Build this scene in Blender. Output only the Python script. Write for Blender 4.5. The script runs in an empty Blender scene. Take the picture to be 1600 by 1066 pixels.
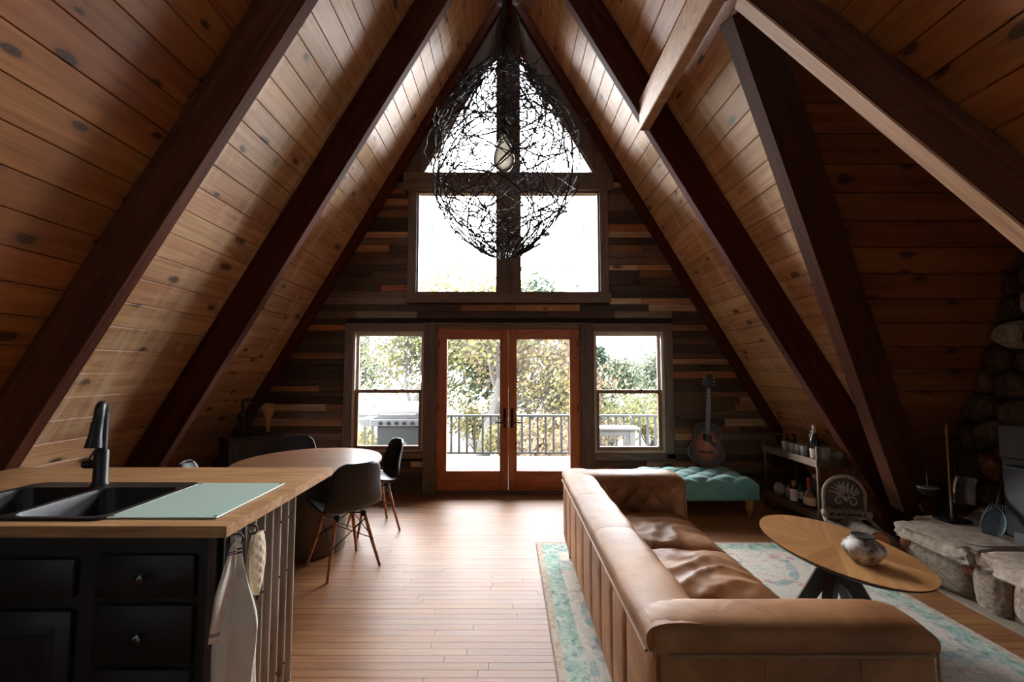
import bpy, bmesh, math, random
from mathutils import Vector, Matrix, noise as mnoise

# ------------------------------------------------------------------ camera, sky, light, exposure
scene = bpy.context.scene
COL = scene.collection
R = math.radians
PI = math.pi

cam_d = bpy.data.cameras.new('camera')
cam_d.sensor_width = 36.0
cam_d.lens = 690.0 / 1600.0 * 36.0
cam_d.shift_x = 6.0 / 1600.0
cam_d.clip_start = 0.05
cam_d.clip_end = 500
cam = bpy.data.objects.new('camera', cam_d)
COL.objects.link(cam)
cam.location = (0, 0, 1.51)
cam.rotation_euler = (R(90) + math.atan(46 / 690.0), 0, 0)
scene.camera = cam

SKY = 8.0
world = bpy.data.worlds.new('overcast_sky')
scene.world = world
world.use_nodes = True
_bg = world.node_tree.nodes['Background']
_bg.inputs[0].default_value = (0.93, 0.965, 1.0, 1)
_bg.inputs[1].default_value = SKY

def portal(name, loc, rot, sx, sy):
    # marks a window opening for the renderer's sky sampling; gives off no light of its own
    l = bpy.data.lights.new(name, 'AREA')
    l.shape = 'RECTANGLE'
    l.size = sx
    l.size_y = sy
    l.cycles.is_portal = True
    o = bpy.data.objects.new(name, l)
    COL.objects.link(o)
    o.location = loc
    o.rotation_euler = rot
portal('window_portal', (0, 5.78, 1.02), (R(-90), 0, 0), 4.0, 2.1)
portal('window_portal', (0, 5.78, 3.15), (R(-90), 0, 0), 2.5, 1.4)
portal('window_portal', (0, 5.78, 4.90), (R(-90), 0, 0), 2.3, 1.75)

vs = scene.view_settings
vs.view_transform = 'Standard'
vs.look = 'None'
vs.gamma = 1.0
vs.use_curve_mapping = False
vs.exposure = 2.2
scene.cycles.max_bounces = 14
scene.cycles.diffuse_bounces = 4
scene.cycles.glossy_bounces = 5
scene.cycles.transmission_bounces = 8
scene.cycles.transparent_max_bounces = 24
scene.cycles.caustics_reflective = False
scene.cycles.caustics_refractive = False
scene.cycles.sample_clamp_indirect = 10.0

# ------------------------------------------------------------------ helpers
def lin(c):
    return tuple(((v / 255.0) / 12.92 if v / 255.0 <= 0.04045 else ((v / 255.0 + 0.055) / 1.055) ** 2.4) for v in c)

def rgba(c):
    return (*lin(c), 1.0)

WORLD = {}

class M:
    def __init__(self):
        self.v = []
        self.f = []
    def add(self, vs_, fs_):
        b = len(self.v)
        self.v += [tuple(p) for p in vs_]
        self.f += [tuple(b + i for i in f) for f in fs_]
        return self
    def bx(self, x0, x1, y0, y1, z0, z1):
        v = [(x, y, z) for z in (z0, z1) for y in (y0, y1) for x in (x0, x1)]
        return self.add(v, [(0, 2, 3, 1), (4, 5, 7, 6), (0, 1, 5, 4), (2, 6, 7, 3), (0, 4, 6, 2), (1, 3, 7, 5)])
    def obox(self, mat4, sx, sy, sz):
        v = [mat4 @ Vector((x * sx / 2, y * sy / 2, z * sz / 2)) for z in (-1, 1) for y in (-1, 1) for x in (-1, 1)]
        return self.add(v, [(0, 2, 3, 1), (4, 5, 7, 6), (0, 1, 5, 4), (2, 6, 7, 3), (0, 4, 6, 2), (1, 3, 7, 5)])
    def rbox(self, x0, x1, y0, y1, z0, z1, r=0.01, seg=2, mat4=None):
        bm = bmesh.new()
        bmesh.ops.create_cube(bm, size=1.0)
        for p in bm.verts:
            p.co = Vector(((x0 + x1) / 2 + p.co.x * (x1 - x0), (y0 + y1) / 2 + p.co.y * (y1 - y0), (z0 + z1) / 2 + p.co.z * (z1 - z0)))
        r = min(r, (x1 - x0) * .49, (y1 - y0) * .49, (z1 - z0) * .49)
        bmesh.ops.bevel(bm, geom=bm.edges[:], offset=r, segments=seg, profile=0.5, affect='EDGES', clamp_overlap=True)
        bm.verts.index_update()
        vs_ = [p.co.copy() if mat4 is None else mat4 @ p.co for p in bm.verts]
        fs_ = [[q.index for q in f.verts] for f in bm.faces]
        bm.free()
        return self.add(vs_, fs_)
    def tube(self, pts, r, n=8, cap=True):
        pts = [Vector(p) for p in pts]
        k = len(pts)
        rs = r if isinstance(r, (list, tuple)) else [r] * k
        tang = []
        for i in range(k):
            t = pts[min(i + 1, k - 1)] - pts[max(i - 1, 0)]
            tang.append(t.normalized() if t.length > 1e-9 else Vector((0, 0, 1)))
        up = Vector((0, 0, 1)) if abs(tang[0].z) < 0.9 else Vector((1, 0, 0))
        a = tang[0].cross(up).normalized()
        vs_ = []
        for i in range(k):
            a = (a - tang[i] * a.dot(tang[i]))
            a = a.normalized() if a.length > 1e-6 else tang[i].orthogonal().normalized()
            b = tang[i].cross(a)
            for j in range(n):
                th = 2 * PI * j / n
                vs_.append(pts[i] + (a * math.cos(th) + b * math.sin(th)) * rs[i])
        fs_ = []
        for i in range(k - 1):
            for j in range(n):
                j2 = (j + 1) % n
                fs_.append((i * n + j, i * n + j2, (i + 1) * n + j2, (i + 1) * n + j))
        if cap:
            fs_.append(tuple(range(n - 1, -1, -1)))
            fs_.append(tuple((k - 1) * n + j for j in range(n)))
        return self.add(vs_, fs_)
    def lathe(self, prof, c=(0, 0, 0), n=20, mat4=None, sx=1.0, sy=1.0):
        vs_ = []
        for (r, z) in prof:
            for j in range(n):
                th = 2 * PI * j / n
                p = Vector((c[0] + r * sx * math.cos(th), c[1] + r * sy * math.sin(th), c[2] + z))
                vs_.append(p if mat4 is None else mat4 @ p)
        fs_ = []
        for i in range(len(prof) - 1):
            for j in range(n):
                j2 = (j + 1) % n
                fs_.append((i * n + j, i * n + j2, (i + 1) * n + j2, (i + 1) * n + j))
        if prof[0][0] > 1e-5:
            fs_.append(tuple(range(n - 1, -1, -1)))
        if prof[-1][0] > 1e-5:
            fs_.append(tuple((len(prof) - 1) * n + j for j in range(n)))
        return self.add(vs_, fs_)
    def prism(self, poly, fn, w0, w1):
        n = len(poly)
        vs_ = [fn(u, v, w0) for u, v in poly] + [fn(u, v, w1) for u, v in poly]
        fs_ = [tuple(range(n - 1, -1, -1)), tuple(range(n, 2 * n))]
        for i in range(n):
            j = (i + 1) % n
            fs_.append((i, j, n + j, n + i))
        return self.add(vs_, fs_)
    def grid(self, fn, nu, nv, close_u=False):
        vs_ = [fn(i / (nu if close_u else nu - 1), j / (nv - 1)) for j in range(nv) for i in range(nu)]
        fs_ = []
        for j in range(nv - 1):
            for i in range(nu if close_u else nu - 1):
                i2 = (i + 1) % nu
                fs_.append((j * nu + i, j * nu + i2, (j + 1) * nu + i2, (j + 1) * nu + i))
        return self.add(vs_, fs_)
    def blob(self, c, s, sub=2, seed=0, amp=0.12, freq=1.5, power=1.0, mat4=None):
        key = sub
        if key not in ICO:
            bm = bmesh.new()
            bmesh.ops.create_icosphere(bm, subdivisions=sub, radius=1.0)
            bm.verts.index_update()
            ICO[key] = ([p.co.copy() for p in bm.verts], [[q.index for q in f.verts] for f in bm.faces])
            bm.free()
        vs0, fs0 = ICO[key]
        off = Vector((seed * 3.17, seed * 1.71, seed * 0.93))
        out = []
        for p in vs0:
            q = Vector([math.copysign(abs(t) ** power, t) for t in p])
            d = 1 + amp * mnoise.noise(p * freq + off) + amp * .5 * mnoise.noise(p * freq * 2.6 + off)
            q = Vector((q.x * s[0] * d, q.y * s[1] * d, q.z * s[2] * d))
            if mat4 is not None:
                q = mat4 @ q
            out.append(q + Vector(c))
        return self.add(out, fs0)
    def mesh(self, name, mat, smooth=False, angle=40):
        me = bpy.data.meshes.new(name)
        me.from_pydata(self.v, [], self.f)
        me.update()
        bm = bmesh.new()
        bm.from_mesh(me)
        bmesh.ops.recalc_face_normals(bm, faces=bm.faces[:])
        bm.to_mesh(me)
        bm.free()
        if smooth:
            me.polygons.foreach_set('use_smooth', [True] * len(me.polygons))
            try:
                me.set_sharp_from_angle(angle=R(angle))
            except Exception:
                pass
        if mat:
            me.materials.append(mat)
        return me
    def build(self, name, mat, parent=None, smooth=False, angle=40, world=False, mod=None):
        if world and parent is not None:
            inv = WORLD[parent.name].inverted()
            self.v = [tuple(inv @ Vector(p)) for p in self.v]
        o = bpy.data.objects.new(name, self.mesh(name, mat, smooth, angle))
        COL.objects.link(o)
        if parent is not None:
            o.parent = parent
        return o

ICO = {}

def tag(o, label, cat, group=None):
    o['label'] = label
    o['category'] = cat
    if group:
        o['group'] = group
    return o

def struct(o):
    o['kind'] = 'structure'
    return o

def stuff(o):
    o['kind'] = 'stuff'
    return o

def thing(name, label, cat, loc=(0, 0, 0), rz=0.0, group=None):
    o = bpy.data.objects.new(name, None)
    o.empty_display_size = 0.1
    COL.objects.link(o)
    o.location = loc
    o.rotation_euler = (0, 0, rz)
    WORLD[o.name] = Matrix.Translation(loc) @ Matrix.Rotation(rz, 4, 'Z')
    return tag(o, label, cat, group)

def centred(m, name, mat, label, cat, loc, group=None, smooth=False, angle=40):
    # single-mesh thing built in world coordinates, origin moved to loc
    m.v = [(p[0] - loc[0], p[1] - loc[1], p[2] - loc[2]) for p in m.v]
    o = m.build(name, mat, None, smooth, angle)
    o.location = loc
    return tag(o, label, cat, group)

def frame(o, x, y, z):
    return Matrix(((x[0], y[0], z[0], o[0]), (x[1], y[1], z[1], o[1]), (x[2], y[2], z[2], o[2]), (0, 0, 0, 1)))

def look_mat(p, d):
    # matrix at p whose local z points along d
    d = Vector(d).normalized()
    return Matrix.Translation(p) @ d.to_track_quat('Z', 'Y').to_matrix().to_4x4()

PLANKS = {}
def plank_mesh(key, a0, a1, b0, b1, w, t, ch, mat, name='board'):
    # chamfered face at z=0, body towards +z; local x = grain. (a: edge y=0, b: edge y=w)
    if key is not None and key in PLANKS:
        return PLANKS[key]
    m = M()
    def quad(c, z):
        fa = c / w
        return [(a0 + c, c, z), (a1 - c, c, z), (b1 - c, w - c, z), (b0 + c, w - c, z)]
    q0 = quad(ch, 0)
    q1 = [(a0, 0, ch), (a1, 0, ch), (b1, w, ch), (b0, w, ch)]
    q2 = [(a0, 0, t), (a1, 0, t), (b1, w, t), (b0, w, t)]
    m.v = q0 + q1 + q2
    m.f = [(0, 1, 2, 3), (8, 9, 10, 11)]
    for i in range(4):
        j = (i + 1) % 4
        m.f.append((i, j, 4 + j, 4 + i))
        m.f.append((4 + i, 4 + j, 8 + j, 8 + i))
    me = m.mesh(name, mat)
    if key is not None:
        PLANKS[key] = me
    return me

def place(name, me, mat4, parent=None, color=None):
    o = bpy.data.objects.new(name, me)
    COL.objects.link(o)
    o.matrix_local = mat4
    if parent is not None:
        o.parent = parent
    if color is not None:
        o.color = (*color, 1)
    return o

# ------------------------------------------------------------------ materials
def newmat(name):
    m = bpy.data.materials.new(name)
    m.use_nodes = True
    nt = m.node_tree
    return m, nt, nt.nodes['Principled BSDF']

def nd(nt, t, **kw):
    n = nt.nodes.new(t)
    for k, v in kw.items():
        if k.startswith('i_'):
            n.inputs[k[2:].replace('_', ' ')].default_value = v
        elif k.startswith('n'):
            n.inputs[int(k[1:])].default_value = v
        else:
            setattr(n, k, v)
    return n

def ramp(nt, stops, fac, interp='LINEAR'):
    r = nt.nodes.new('ShaderNodeValToRGB')
    r.color_ramp.interpolation = interp
    els = r.color_ramp.elements
    while len(els) < len(stops):
        els.new(0.5)
    for e, (p, c) in zip(els, stops):
        e.position = p
        e.color = c if len(c) == 4 else (*c, 1)
    nt.links.new(fac, r.inputs[0])
    return r

def mixc(nt, fac, a, b, mode='MIX'):
    n = nt.nodes.new('ShaderNodeMix')
    n.data_type = 'RGBA'
    n.blend_type = mode
    for sock, val in ((0, fac), (6, a), (7, b)):
        if hasattr(val, 'links') or isinstance(val, bpy.types.NodeSocket):
            nt.links.new(val, n.inputs[sock])
        else:
            n.inputs[sock].default_value = val
    return n.outputs[2]

def math_(nt, op, a, b=None, c=None):
    n = nt.nodes.new('ShaderNodeMath')
    n.operation = op
    for i, val in enumerate((a, b, c)):
        if val is None:
            continue
        if isinstance(val, bpy.types.NodeSocket):
            nt.links.new(val, n.inputs[i])
        else:
            n.inputs[i].default_value = val
    return n.outputs[0]

def bump(nt, bsdf, h, strength=0.3, dist=0.01):
    b = nd(nt, 'ShaderNodeBump', i_Strength=strength, i_Distance=dist)
    nt.links.new(h, b.inputs['Height'])
    nt.links.new(b.outputs[0], bsdf.inputs['Normal'])

def obj_coord(nt, rnd=True):
    tc = nd(nt, 'ShaderNodeTexCoord')
    if not rnd:
        return tc.outputs['Object'], None
    oi = nd(nt, 'ShaderNodeObjectInfo')
    sc = math_(nt, 'MULTIPLY', oi.outputs['Random'], 53.0)
    cb = nd(nt, 'ShaderNodeCombineXYZ')
    for i in range(3):
        nt.links.new(sc, cb.inputs[i])
    va = nd(nt, 'ShaderNodeVectorMath', operation='ADD')
    nt.links.new(tc.outputs['Object'], va.inputs[0])
    nt.links.new(cb.outputs[0], va.inputs[1])
    return va.outputs[0], oi

def wood(name, dark, light, scale=(1.2, 14, 14), rough=0.45, var=0.35, knots=0.0, knot_c=(45, 28, 18), bump_s=0.25, tint=False, coat=0.0, detail=6, streak=None, rnd=True, spec=0.5):
    m, nt, bs = newmat(name)
    co, oi = obj_coord(nt, rnd)
    mp = nd(nt, 'ShaderNodeMapping')
    mp.inputs['Scale'].default_value = scale
    nt.links.new(co, mp.inputs[0])
    g = nd(nt, 'ShaderNodeTexNoise', i_Scale=1.0, i_Detail=detail, i_Roughness=0.62, i_Distortion=0.9)
    nt.links.new(mp.outputs[0], g.inputs['Vector'])
    mp2 = nd(nt, 'ShaderNodeMapping')
    mp2.inputs['Scale'].default_value = tuple(s * 5 if i else s * 1.5 for i, s in enumerate(scale)) if scale[0] < scale[1] else tuple(s * 4 for s in scale)
    nt.links.new(co, mp2.inputs[0])
    g2 = nd(nt, 'ShaderNodeTexNoise', i_Scale=1.0, i_Detail=3.0, i_Roughness=0.6)
    nt.links.new(mp2.outputs[0], g2.inputs['Vector'])
    s = math_(nt, 'MULTIPLY_ADD', g2.outputs[0], 0.35, math_(nt, 'MULTIPLY', g.outputs[0], 0.75))
    c = ramp(nt, [(0.38, rgba(dark)), (0.68, rgba(light))], s).outputs[0]
    if rnd and var > 0:
        v = math_(nt, 'MULTIPLY_ADD', oi.outputs['Random'], var, 1 - var / 2)
        hv = nd(nt, 'ShaderNodeHueSaturation', i_Saturation=1.0, i_Fac=1.0)
        nt.links.new(v, hv.inputs['Value'])
        nt.links.new(c, hv.inputs['Color'])
        hsh = math_(nt, 'MULTIPLY_ADD', math_(nt, 'FRACT', math_(nt, 'MULTIPLY', oi.outputs['Random'], 17.3)), 0.014, 0.493)
        nt.links.new(hsh, hv.inputs['Hue'])
        c = hv.outputs[0]
    if knots > 0:
        mk = nd(nt, 'ShaderNodeMapping')
        mk.inputs['Scale'].default_value = (2.6, 5.0, 0.001)
        nt.links.new(co, mk.inputs[0])
        wv = nd(nt, 'ShaderNodeTexNoise', i_Scale=9.0, i_Detail=2.0)
        nt.links.new(co, wv.inputs['Vector'])
        ad = nd(nt, 'ShaderNodeVectorMath', operation='MULTIPLY_ADD')
        nt.links.new(wv.outputs['Color'], ad.inputs[0])
        ad.inputs[1].default_value = (0.14, 0.14, 0.0)
        nt.links.new(mk.outputs[0], ad.inputs[2])
        vo = nd(nt, 'ShaderNodeTexVoronoi', i_Scale=1.0)
        vo.voronoi_dimensions = '2D'
        nt.links.new(ad.outputs[0], vo.inputs['Vector'])
        sp = nd(nt, 'ShaderNodeSeparateColor')
        nt.links.new(vo.outputs['Color'], sp.inputs[0])
        on = math_(nt, 'LESS_THAN', sp.outputs[0], knots)
        rad = math_(nt, 'MULTIPLY_ADD', sp.outputs[1], 0.10, 0.05)
        d = math_(nt, 'DIVIDE', vo.outputs['Distance'], rad)
        kf = ramp(nt, [(0.0, (1, 1, 1)), (0.30, (.75, .75, .75)), (0.42, (.95, .95, .95)), (0.60, (.25, .25, .25)), (1.0, (0, 0, 0))], math_(nt, 'MULTIPLY', d, 0.5)).outputs[0]
        k = math_(nt, 'MULTIPLY', kf, on)
        c = mixc(nt, k, c, rgba(knot_c))
    if streak:
        ge = nd(nt, 'ShaderNodeNewGeometry')
        ms = nd(nt, 'ShaderNodeMapping')
        ms.inputs['Scale'].default_value = (0.0, 5.5, 0.55)
        nt.links.new(ge.outputs['Position'], ms.inputs[0])
        ns = nd(nt, 'ShaderNodeTexNoise', i_Scale=1.0, i_Detail=5.0, i_Roughness=0.65, i_Distortion=0.5)
        nt.links.new(ms.outputs[0], ns.inputs['Vector'])
        br = nd(nt, 'ShaderNodeTexNoise', i_Scale=2.3, i_Detail=6.0, i_Roughness=0.75)
        nt.links.new(co, br.inputs['Vector'])
        sf = ramp(nt, [(0.60, (0, 0, 0)), (0.72, (1, 1, 1))], math_(nt, 'MULTIPLY_ADD', br.outputs[0], 0.35, math_(nt, 'MULTIPLY', ns.outputs[0], 0.82))).outputs[0]
        c = mixc(nt, math_(nt, 'MULTIPLY', sf, 0.8), c, rgba(streak))
    if tint:
        if oi is None:
            oi = nd(nt, 'ShaderNodeObjectInfo')
        c = mixc(nt, 1.0, c, oi.outputs['Color'], 'MULTIPLY')
    nt.links.new(c, bs.inputs['Base Color'])
    bs.inputs['Specular IOR Level'].default_value = spec
    rr = math_(nt, 'MULTIPLY_ADD', g.outputs[0], 0.25, rough - 0.12)
    nt.links.new(rr, bs.inputs['Roughness'])
    bs.inputs['Coat Weight'].default_value = coat
    bs.inputs['Coat Roughness'].default_value = 0.25
    if bump_s > 0:
        bump(nt, bs, s, bump_s, 0.004)
    return m

def plain(name, c, rough=0.5, metal=0.0, var=0.15, scale=8.0, bump_s=0.0, bscale=40.0, coat=0.0, spec=0.5, c2=None, sheen=0.0, detail=4):
    m, nt, bs = newmat(name)
    tc = nd(nt, 'ShaderNodeTexCoord')
    n = nd(nt, 'ShaderNodeTexNoise', i_Scale=scale, i_Detail=detail, i_Roughness=0.6)
    nt.links.new(tc.outputs['Object'], n.inputs['Vector'])
    l = lin(c)
    if c2 is None:
        a = tuple(x * (1 - var) for x in l)
        b = tuple(min(1, x * (1 + var)) for x in l)
    else:
        a, b = lin(c), lin(c2)
    r = ramp(nt, [(0.3, a), (0.7, b)], n.outputs[0])
    nt.links.new(r.outputs[0], bs.inputs['Base Color'])
    bs.inputs['Roughness'].default_value = rough
    bs.inputs['Metallic'].default_value = metal
    bs.inputs['Coat Weight'].default_value = coat
    bs.inputs['Specular IOR Level'].default_value = spec
    bs.inputs['Sheen Weight'].default_value = sheen
    if bump_s > 0:
        n2 = nd(nt, 'ShaderNodeTexNoise', i_Scale=bscale, i_Detail=4.0, i_Roughness=0.6)
        nt.links.new(tc.outputs['Object'], n2.inputs['Vector'])
        bump(nt, bs, n2.outputs[0], bump_s, 0.01)
    return m

def pane_mat(name, tint=(1, 1, 1), refl=1.0):
    # thin flat glass: straight-through transmission plus a Fresnel reflection
    m = bpy.data.materials.new(name)
    m.use_nodes = True
    nt = m.node_tree
    nt.nodes.clear()
    out = nt.nodes.new('ShaderNodeOutputMaterial')
    tr = nd(nt, 'ShaderNodeBsdfTransparent')
    tr.inputs[0].default_value = (*tint, 1)
    gl = nd(nt, 'ShaderNodeBsdfGlossy', i_Roughness=0.02)
    no = nd(nt, 'ShaderNodeTexNoise', i_Scale=3.0)
    lw = nd(nt, 'ShaderNodeFresnel', i_IOR=1.35)
    mx = nt.nodes.new('ShaderNodeMixShader')
    f = math_(nt, 'MULTIPLY', lw.outputs[0], refl)
    nt.links.new(f, mx.inputs[0])
    nt.links.new(tr.outputs[0], mx.inputs[1])
    nt.links.new(gl.outputs[0], mx.inputs[2])
    nt.links.new(mx.outputs[0], out.inputs[0])
    return m

def glass_mat(name, c=(255, 255, 255), rough=0.0):
    m, nt, bs = newmat(name)
    tc = nd(nt, 'ShaderNodeTexCoord')
    n = nd(nt, 'ShaderNodeTexNoise', i_Scale=6.0)
    nt.links.new(tc.outputs['Object'], n.inputs['Vector'])
    l = lin(c)
    r = ramp(nt, [(0.3, tuple(x * .96 for x in l)), (0.7, l)], n.outputs[0])
    nt.links.new(r.outputs[0], bs.inputs['Base Color'])
    bs.inputs['Transmission Weight'].default_value = 1.0
    bs.inputs['Roughness'].default_value = rough
    bs.inputs['IOR'].default_value = 1.45
    return m

def clear_mat(name, c, alpha=0.45, rough=0.1):
    # thin glassware: part see-through, part bright reflecting body
    m, nt, bs = newmat(name)
    tc = nd(nt, 'ShaderNodeTexCoord')
    n = nd(nt, 'ShaderNodeTexNoise', i_Scale=9.0)
    nt.links.new(tc.outputs['Object'], n.inputs['Vector'])
    l = lin(c)
    nt.links.new(ramp(nt, [(0.3, tuple(x * .85 for x in l)), (0.7, l)], n.outputs[0]).outputs[0], bs.inputs['Base Color'])
    bs.inputs['Alpha'].default_value = alpha
    bs.inputs['Roughness'].default_value = rough
    bs.inputs['Specular IOR Level'].default_value = 0.9
    return m

def glow_glass(name, c, f=0.45):
    # lightly frosted bulb glass that lets daylight through
    m = bpy.data.materials.new(name)
    m.use_nodes = True
    nt = m.node_tree
    nt.nodes.clear()
    out = nt.nodes.new('ShaderNodeOutputMaterial')
    tc = nd(nt, 'ShaderNodeTexCoord')
    n = nd(nt, 'ShaderNodeTexNoise', i_Scale=5.0)
    nt.links.new(tc.outputs['Object'], n.inputs['Vector'])
    l = lin(c)
    cr = ramp(nt, [(0.3, tuple(x * .9 for x in l)), (0.7, l)], n.outputs[0])
    tr = nd(nt, 'ShaderNodeBsdfTransparent')
    tl = nd(nt, 'ShaderNodeBsdfTranslucent')
    nt.links.new(cr.outputs[0], tl.inputs[0])
    gl = nd(nt, 'ShaderNodeBsdfGlossy', i_Roughness=0.05)
    m1 = nt.nodes.new('ShaderNodeMixShader')
    m1.inputs[0].default_value = f
    nt.links.new(tr.outputs[0], m1.inputs[1])
    nt.links.new(tl.outputs[0], m1.inputs[2])
    fr = nd(nt, 'ShaderNodeFresnel', i_IOR=1.45)
    m2 = nt.nodes.new('ShaderNodeMixShader')
    nt.links.new(fr.outputs[0], m2.inputs[0])
    nt.links.new(m1.outputs[0], m2.inputs[1])
    nt.links.new(gl.outputs[0], m2.inputs[2])
    nt.links.new(m2.outputs[0], out.inputs[0])
    return m

MAT = {}
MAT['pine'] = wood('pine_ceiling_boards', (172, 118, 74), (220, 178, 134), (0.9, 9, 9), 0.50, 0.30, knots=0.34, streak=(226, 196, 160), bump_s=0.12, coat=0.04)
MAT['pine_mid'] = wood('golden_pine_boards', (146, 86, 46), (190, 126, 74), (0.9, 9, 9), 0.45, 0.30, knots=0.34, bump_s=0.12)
MAT['pine_shaded'] = wood('shaded_pine_boards', (112, 62, 33), (156, 96, 55), (0.9, 9, 9), 0.42, 0.30, knots=0.34, bump_s=0.12, coat=0.1)  # same ceiling pine, with the dormer's deep shade put into its colour
MAT['rafter'] = wood('stained_rafter', (50, 25, 17), (92, 48, 32), (1.0, 16, 16), 0.72, 0.15, bump_s=0.2, spec=0.12)
MAT['rafter_pale'] = wood('pale_fir_beam', (150, 104, 70), (200, 160, 120), (1.0, 16, 16), 0.55, 0.10, bump_s=0.2)
MAT['roof_core'] = plain('dark_roof_core', (46, 32, 24), 0.9)
MAT['plank'] = wood('reclaimed_plank', (176, 172, 168), (255, 252, 248), (1.6, 22, 22), 0.7, 0.25, knots=0.12, knot_c=(60, 50, 44), bump_s=0.5, tint=True)
MAT['wall_core'] = plain('dark_wall_core', (40, 30, 24), 0.9)
MAT['casing'] = wood('grey_brown_casing', (88, 74, 62), (132, 114, 98), (14, 14, 1.2), 0.65, 0.2, bump_s=0.3)
MAT['casing_h'] = wood('grey_brown_casing_across', (80, 66, 55), (122, 104, 88), (1.2, 14, 14), 0.65, 0.2, bump_s=0.3)
MAT['post'] = wood('dark_post', (66, 54, 47), (104, 88, 76), (14, 14, 1.0), 0.6, 0.2, bump_s=0.3)
MAT['floor'] = wood('oak_strip_floor', (116, 74, 43), (156, 108, 70), (1.4, 26, 26), 0.46, 0.22, bump_s=0.06, coat=0.0, spec=0.26)
MAT['floor_core'] = plain('dark_subfloor', (52, 34, 22), 0.8)
MAT['door'] = wood('orange_fir_door', (140, 72, 34), (184, 106, 58), (18, 18, 1.4), 0.4, 0.1, bump_s=0.1)
MAT['door_h'] = wood('orange_fir_rail', (140, 72, 34), (184, 106, 58), (1.4, 18, 18), 0.4, 0.1, bump_s=0.1)
MAT['vinyl'] = plain('cream_window_sash', (196, 182, 160), 0.5, var=0.08)
MAT['sash_brown'] = wood('brown_sash', (108, 76, 54), (146, 108, 80), (12, 12, 1.5), 0.5, 0.1)
MAT['pane'] = pane_mat('window_glass')
MAT['black_iron'] = plain('black_iron', (26, 25, 25), 0.5, metal=0.6, var=0.3, bump_s=0.15, bscale=60)
MAT['black_matt'] = plain('matt_black', (20, 21, 22), 0.38, var=0.15)
MAT['steel'] = plain('brushed_steel', (170, 168, 165), 0.32, metal=1.0, var=0.1)
MAT['brass'] = plain('aged_brass', (176, 134, 72), 0.3, metal=1.0, var=0.15)

# ------------------------------------------------------------------ room dimensions
APEX = 6.61                 # inner roof surface at the ridge
TAN = math.tan(R(60))
def roof_x(z):
    return (APEX - z) / TAN
YB = 5.55                   # room face of the glazed gable
YR = -2.60                  # gable behind the camera
DR_Y, DR_Z, DR_S = 2.56, 4.0, 2.6     # dormer ridge (y, height) and fall of its slopes
XS = 3.72                   # stone wall at the end of the dormer
def dorm(z):
    return (DR_Z - z) / DR_S

# floor -------------------------------------------------------------
m = M().bx(-3.95, 5.0, YR - .1, YB + .15, -0.16, -0.022)
floor = struct(m.build('floor', MAT['floor_core']))
rng = random.Random(11)
PW = 0.0575
row = 0
rest = M()
y = 1.30
while y < YB:
    x = -3.9 + rng.random() * -1.0
    while x < 4.9:
        L = rng.choice([0.6, 0.8, 1.0, 1.2, 1.4, 1.7])
        near = 2.05 < y < 3.35 and x + L > -1.25 and x < 0.55
        mid = 2.2 < y < 3.35 and x + L > 1.9 and x < 3.1
        if near or mid:
            me = plank_mesh(('fl', L), 0, L - .0015, 0, L - .0015, PW - .0010, .02, .0007, MAT['floor'])
            place('floor_board', me, frame((x, y + PW, rng.uniform(-.0008, 0)), (1, 0, 0), (0, -1, 0), (0, 0, -1)), floor)
        else:
            z = rng.uniform(-.0009, 0)
            rest.bx(x, x + L - .0015, y, y + PW - .0014, -.02, z)
        x += L
    y += PW
rest.bx(-3.95, 4.9, YR, 1.295, -.02, 0)

# the joined far boards need their own per-board tone: voronoi-free, by cell of (row, length)
def strip_floor_mat():
    m, nt, bs = newmat('oak_strip_floor_far')
    ge = nd(nt, 'ShaderNodeNewGeometry')
    co = nd(nt, 'ShaderNodeTexCoord')
    rv = ge.outputs['Random Per Island']
    mp = nd(nt, 'ShaderNodeMapping')
    mp.inputs['Scale'].default_value = (1.4, 26, 26)
    cb = nd(nt, 'ShaderNodeCombineXYZ')
    k = math_(nt, 'MULTIPLY', rv, 40.0)
    for i in range(3):
        nt.links.new(k, cb.inputs[i])
    va = nd(nt, 'ShaderNodeVectorMath', operation='ADD')
    nt.links.new(co.outputs['Object'], va.inputs[0])
    nt.links.new(cb.outputs[0], va.inputs[1])
    nt.links.new(va.outputs[0], mp.inputs[0])
    g = nd(nt, 'ShaderNodeTexNoise', i_Scale=1.0, i_Detail=6.0, i_Roughness=0.62, i_Distortion=0.9)
    nt.links.new(mp.outputs[0], g.inputs['Vector'])
    c = ramp(nt, [(0.33, rgba((116, 74, 43))), (0.72, rgba((156, 108, 70)))], g.outputs[0]).outputs[0]
    hv = nd(nt, 'ShaderNodeHueSaturation')
    nt.links.new(math_(nt, 'MULTIPLY_ADD', rv, 0.24, 0.88), hv.inputs['Value'])
    nt.links.new(c, hv.inputs['Color'])
    nt.links.new(hv.outputs[0], bs.inputs['Base Color'])
    nt.links.new(math_(nt, 'MULTIPLY_ADD', g.outputs[0], 0.25, 0.34), bs.inputs['Roughness'])
    bs.inputs['Specular IOR Level'].default_value = 0.26
    bs.inputs['Coat Weight'].default_value = 0.0
    bs.inputs['Coat Roughness'].default_value = 0.25
    return m
stuff(rest.build('floor_boards', strip_floor_mat(), floor))

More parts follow.
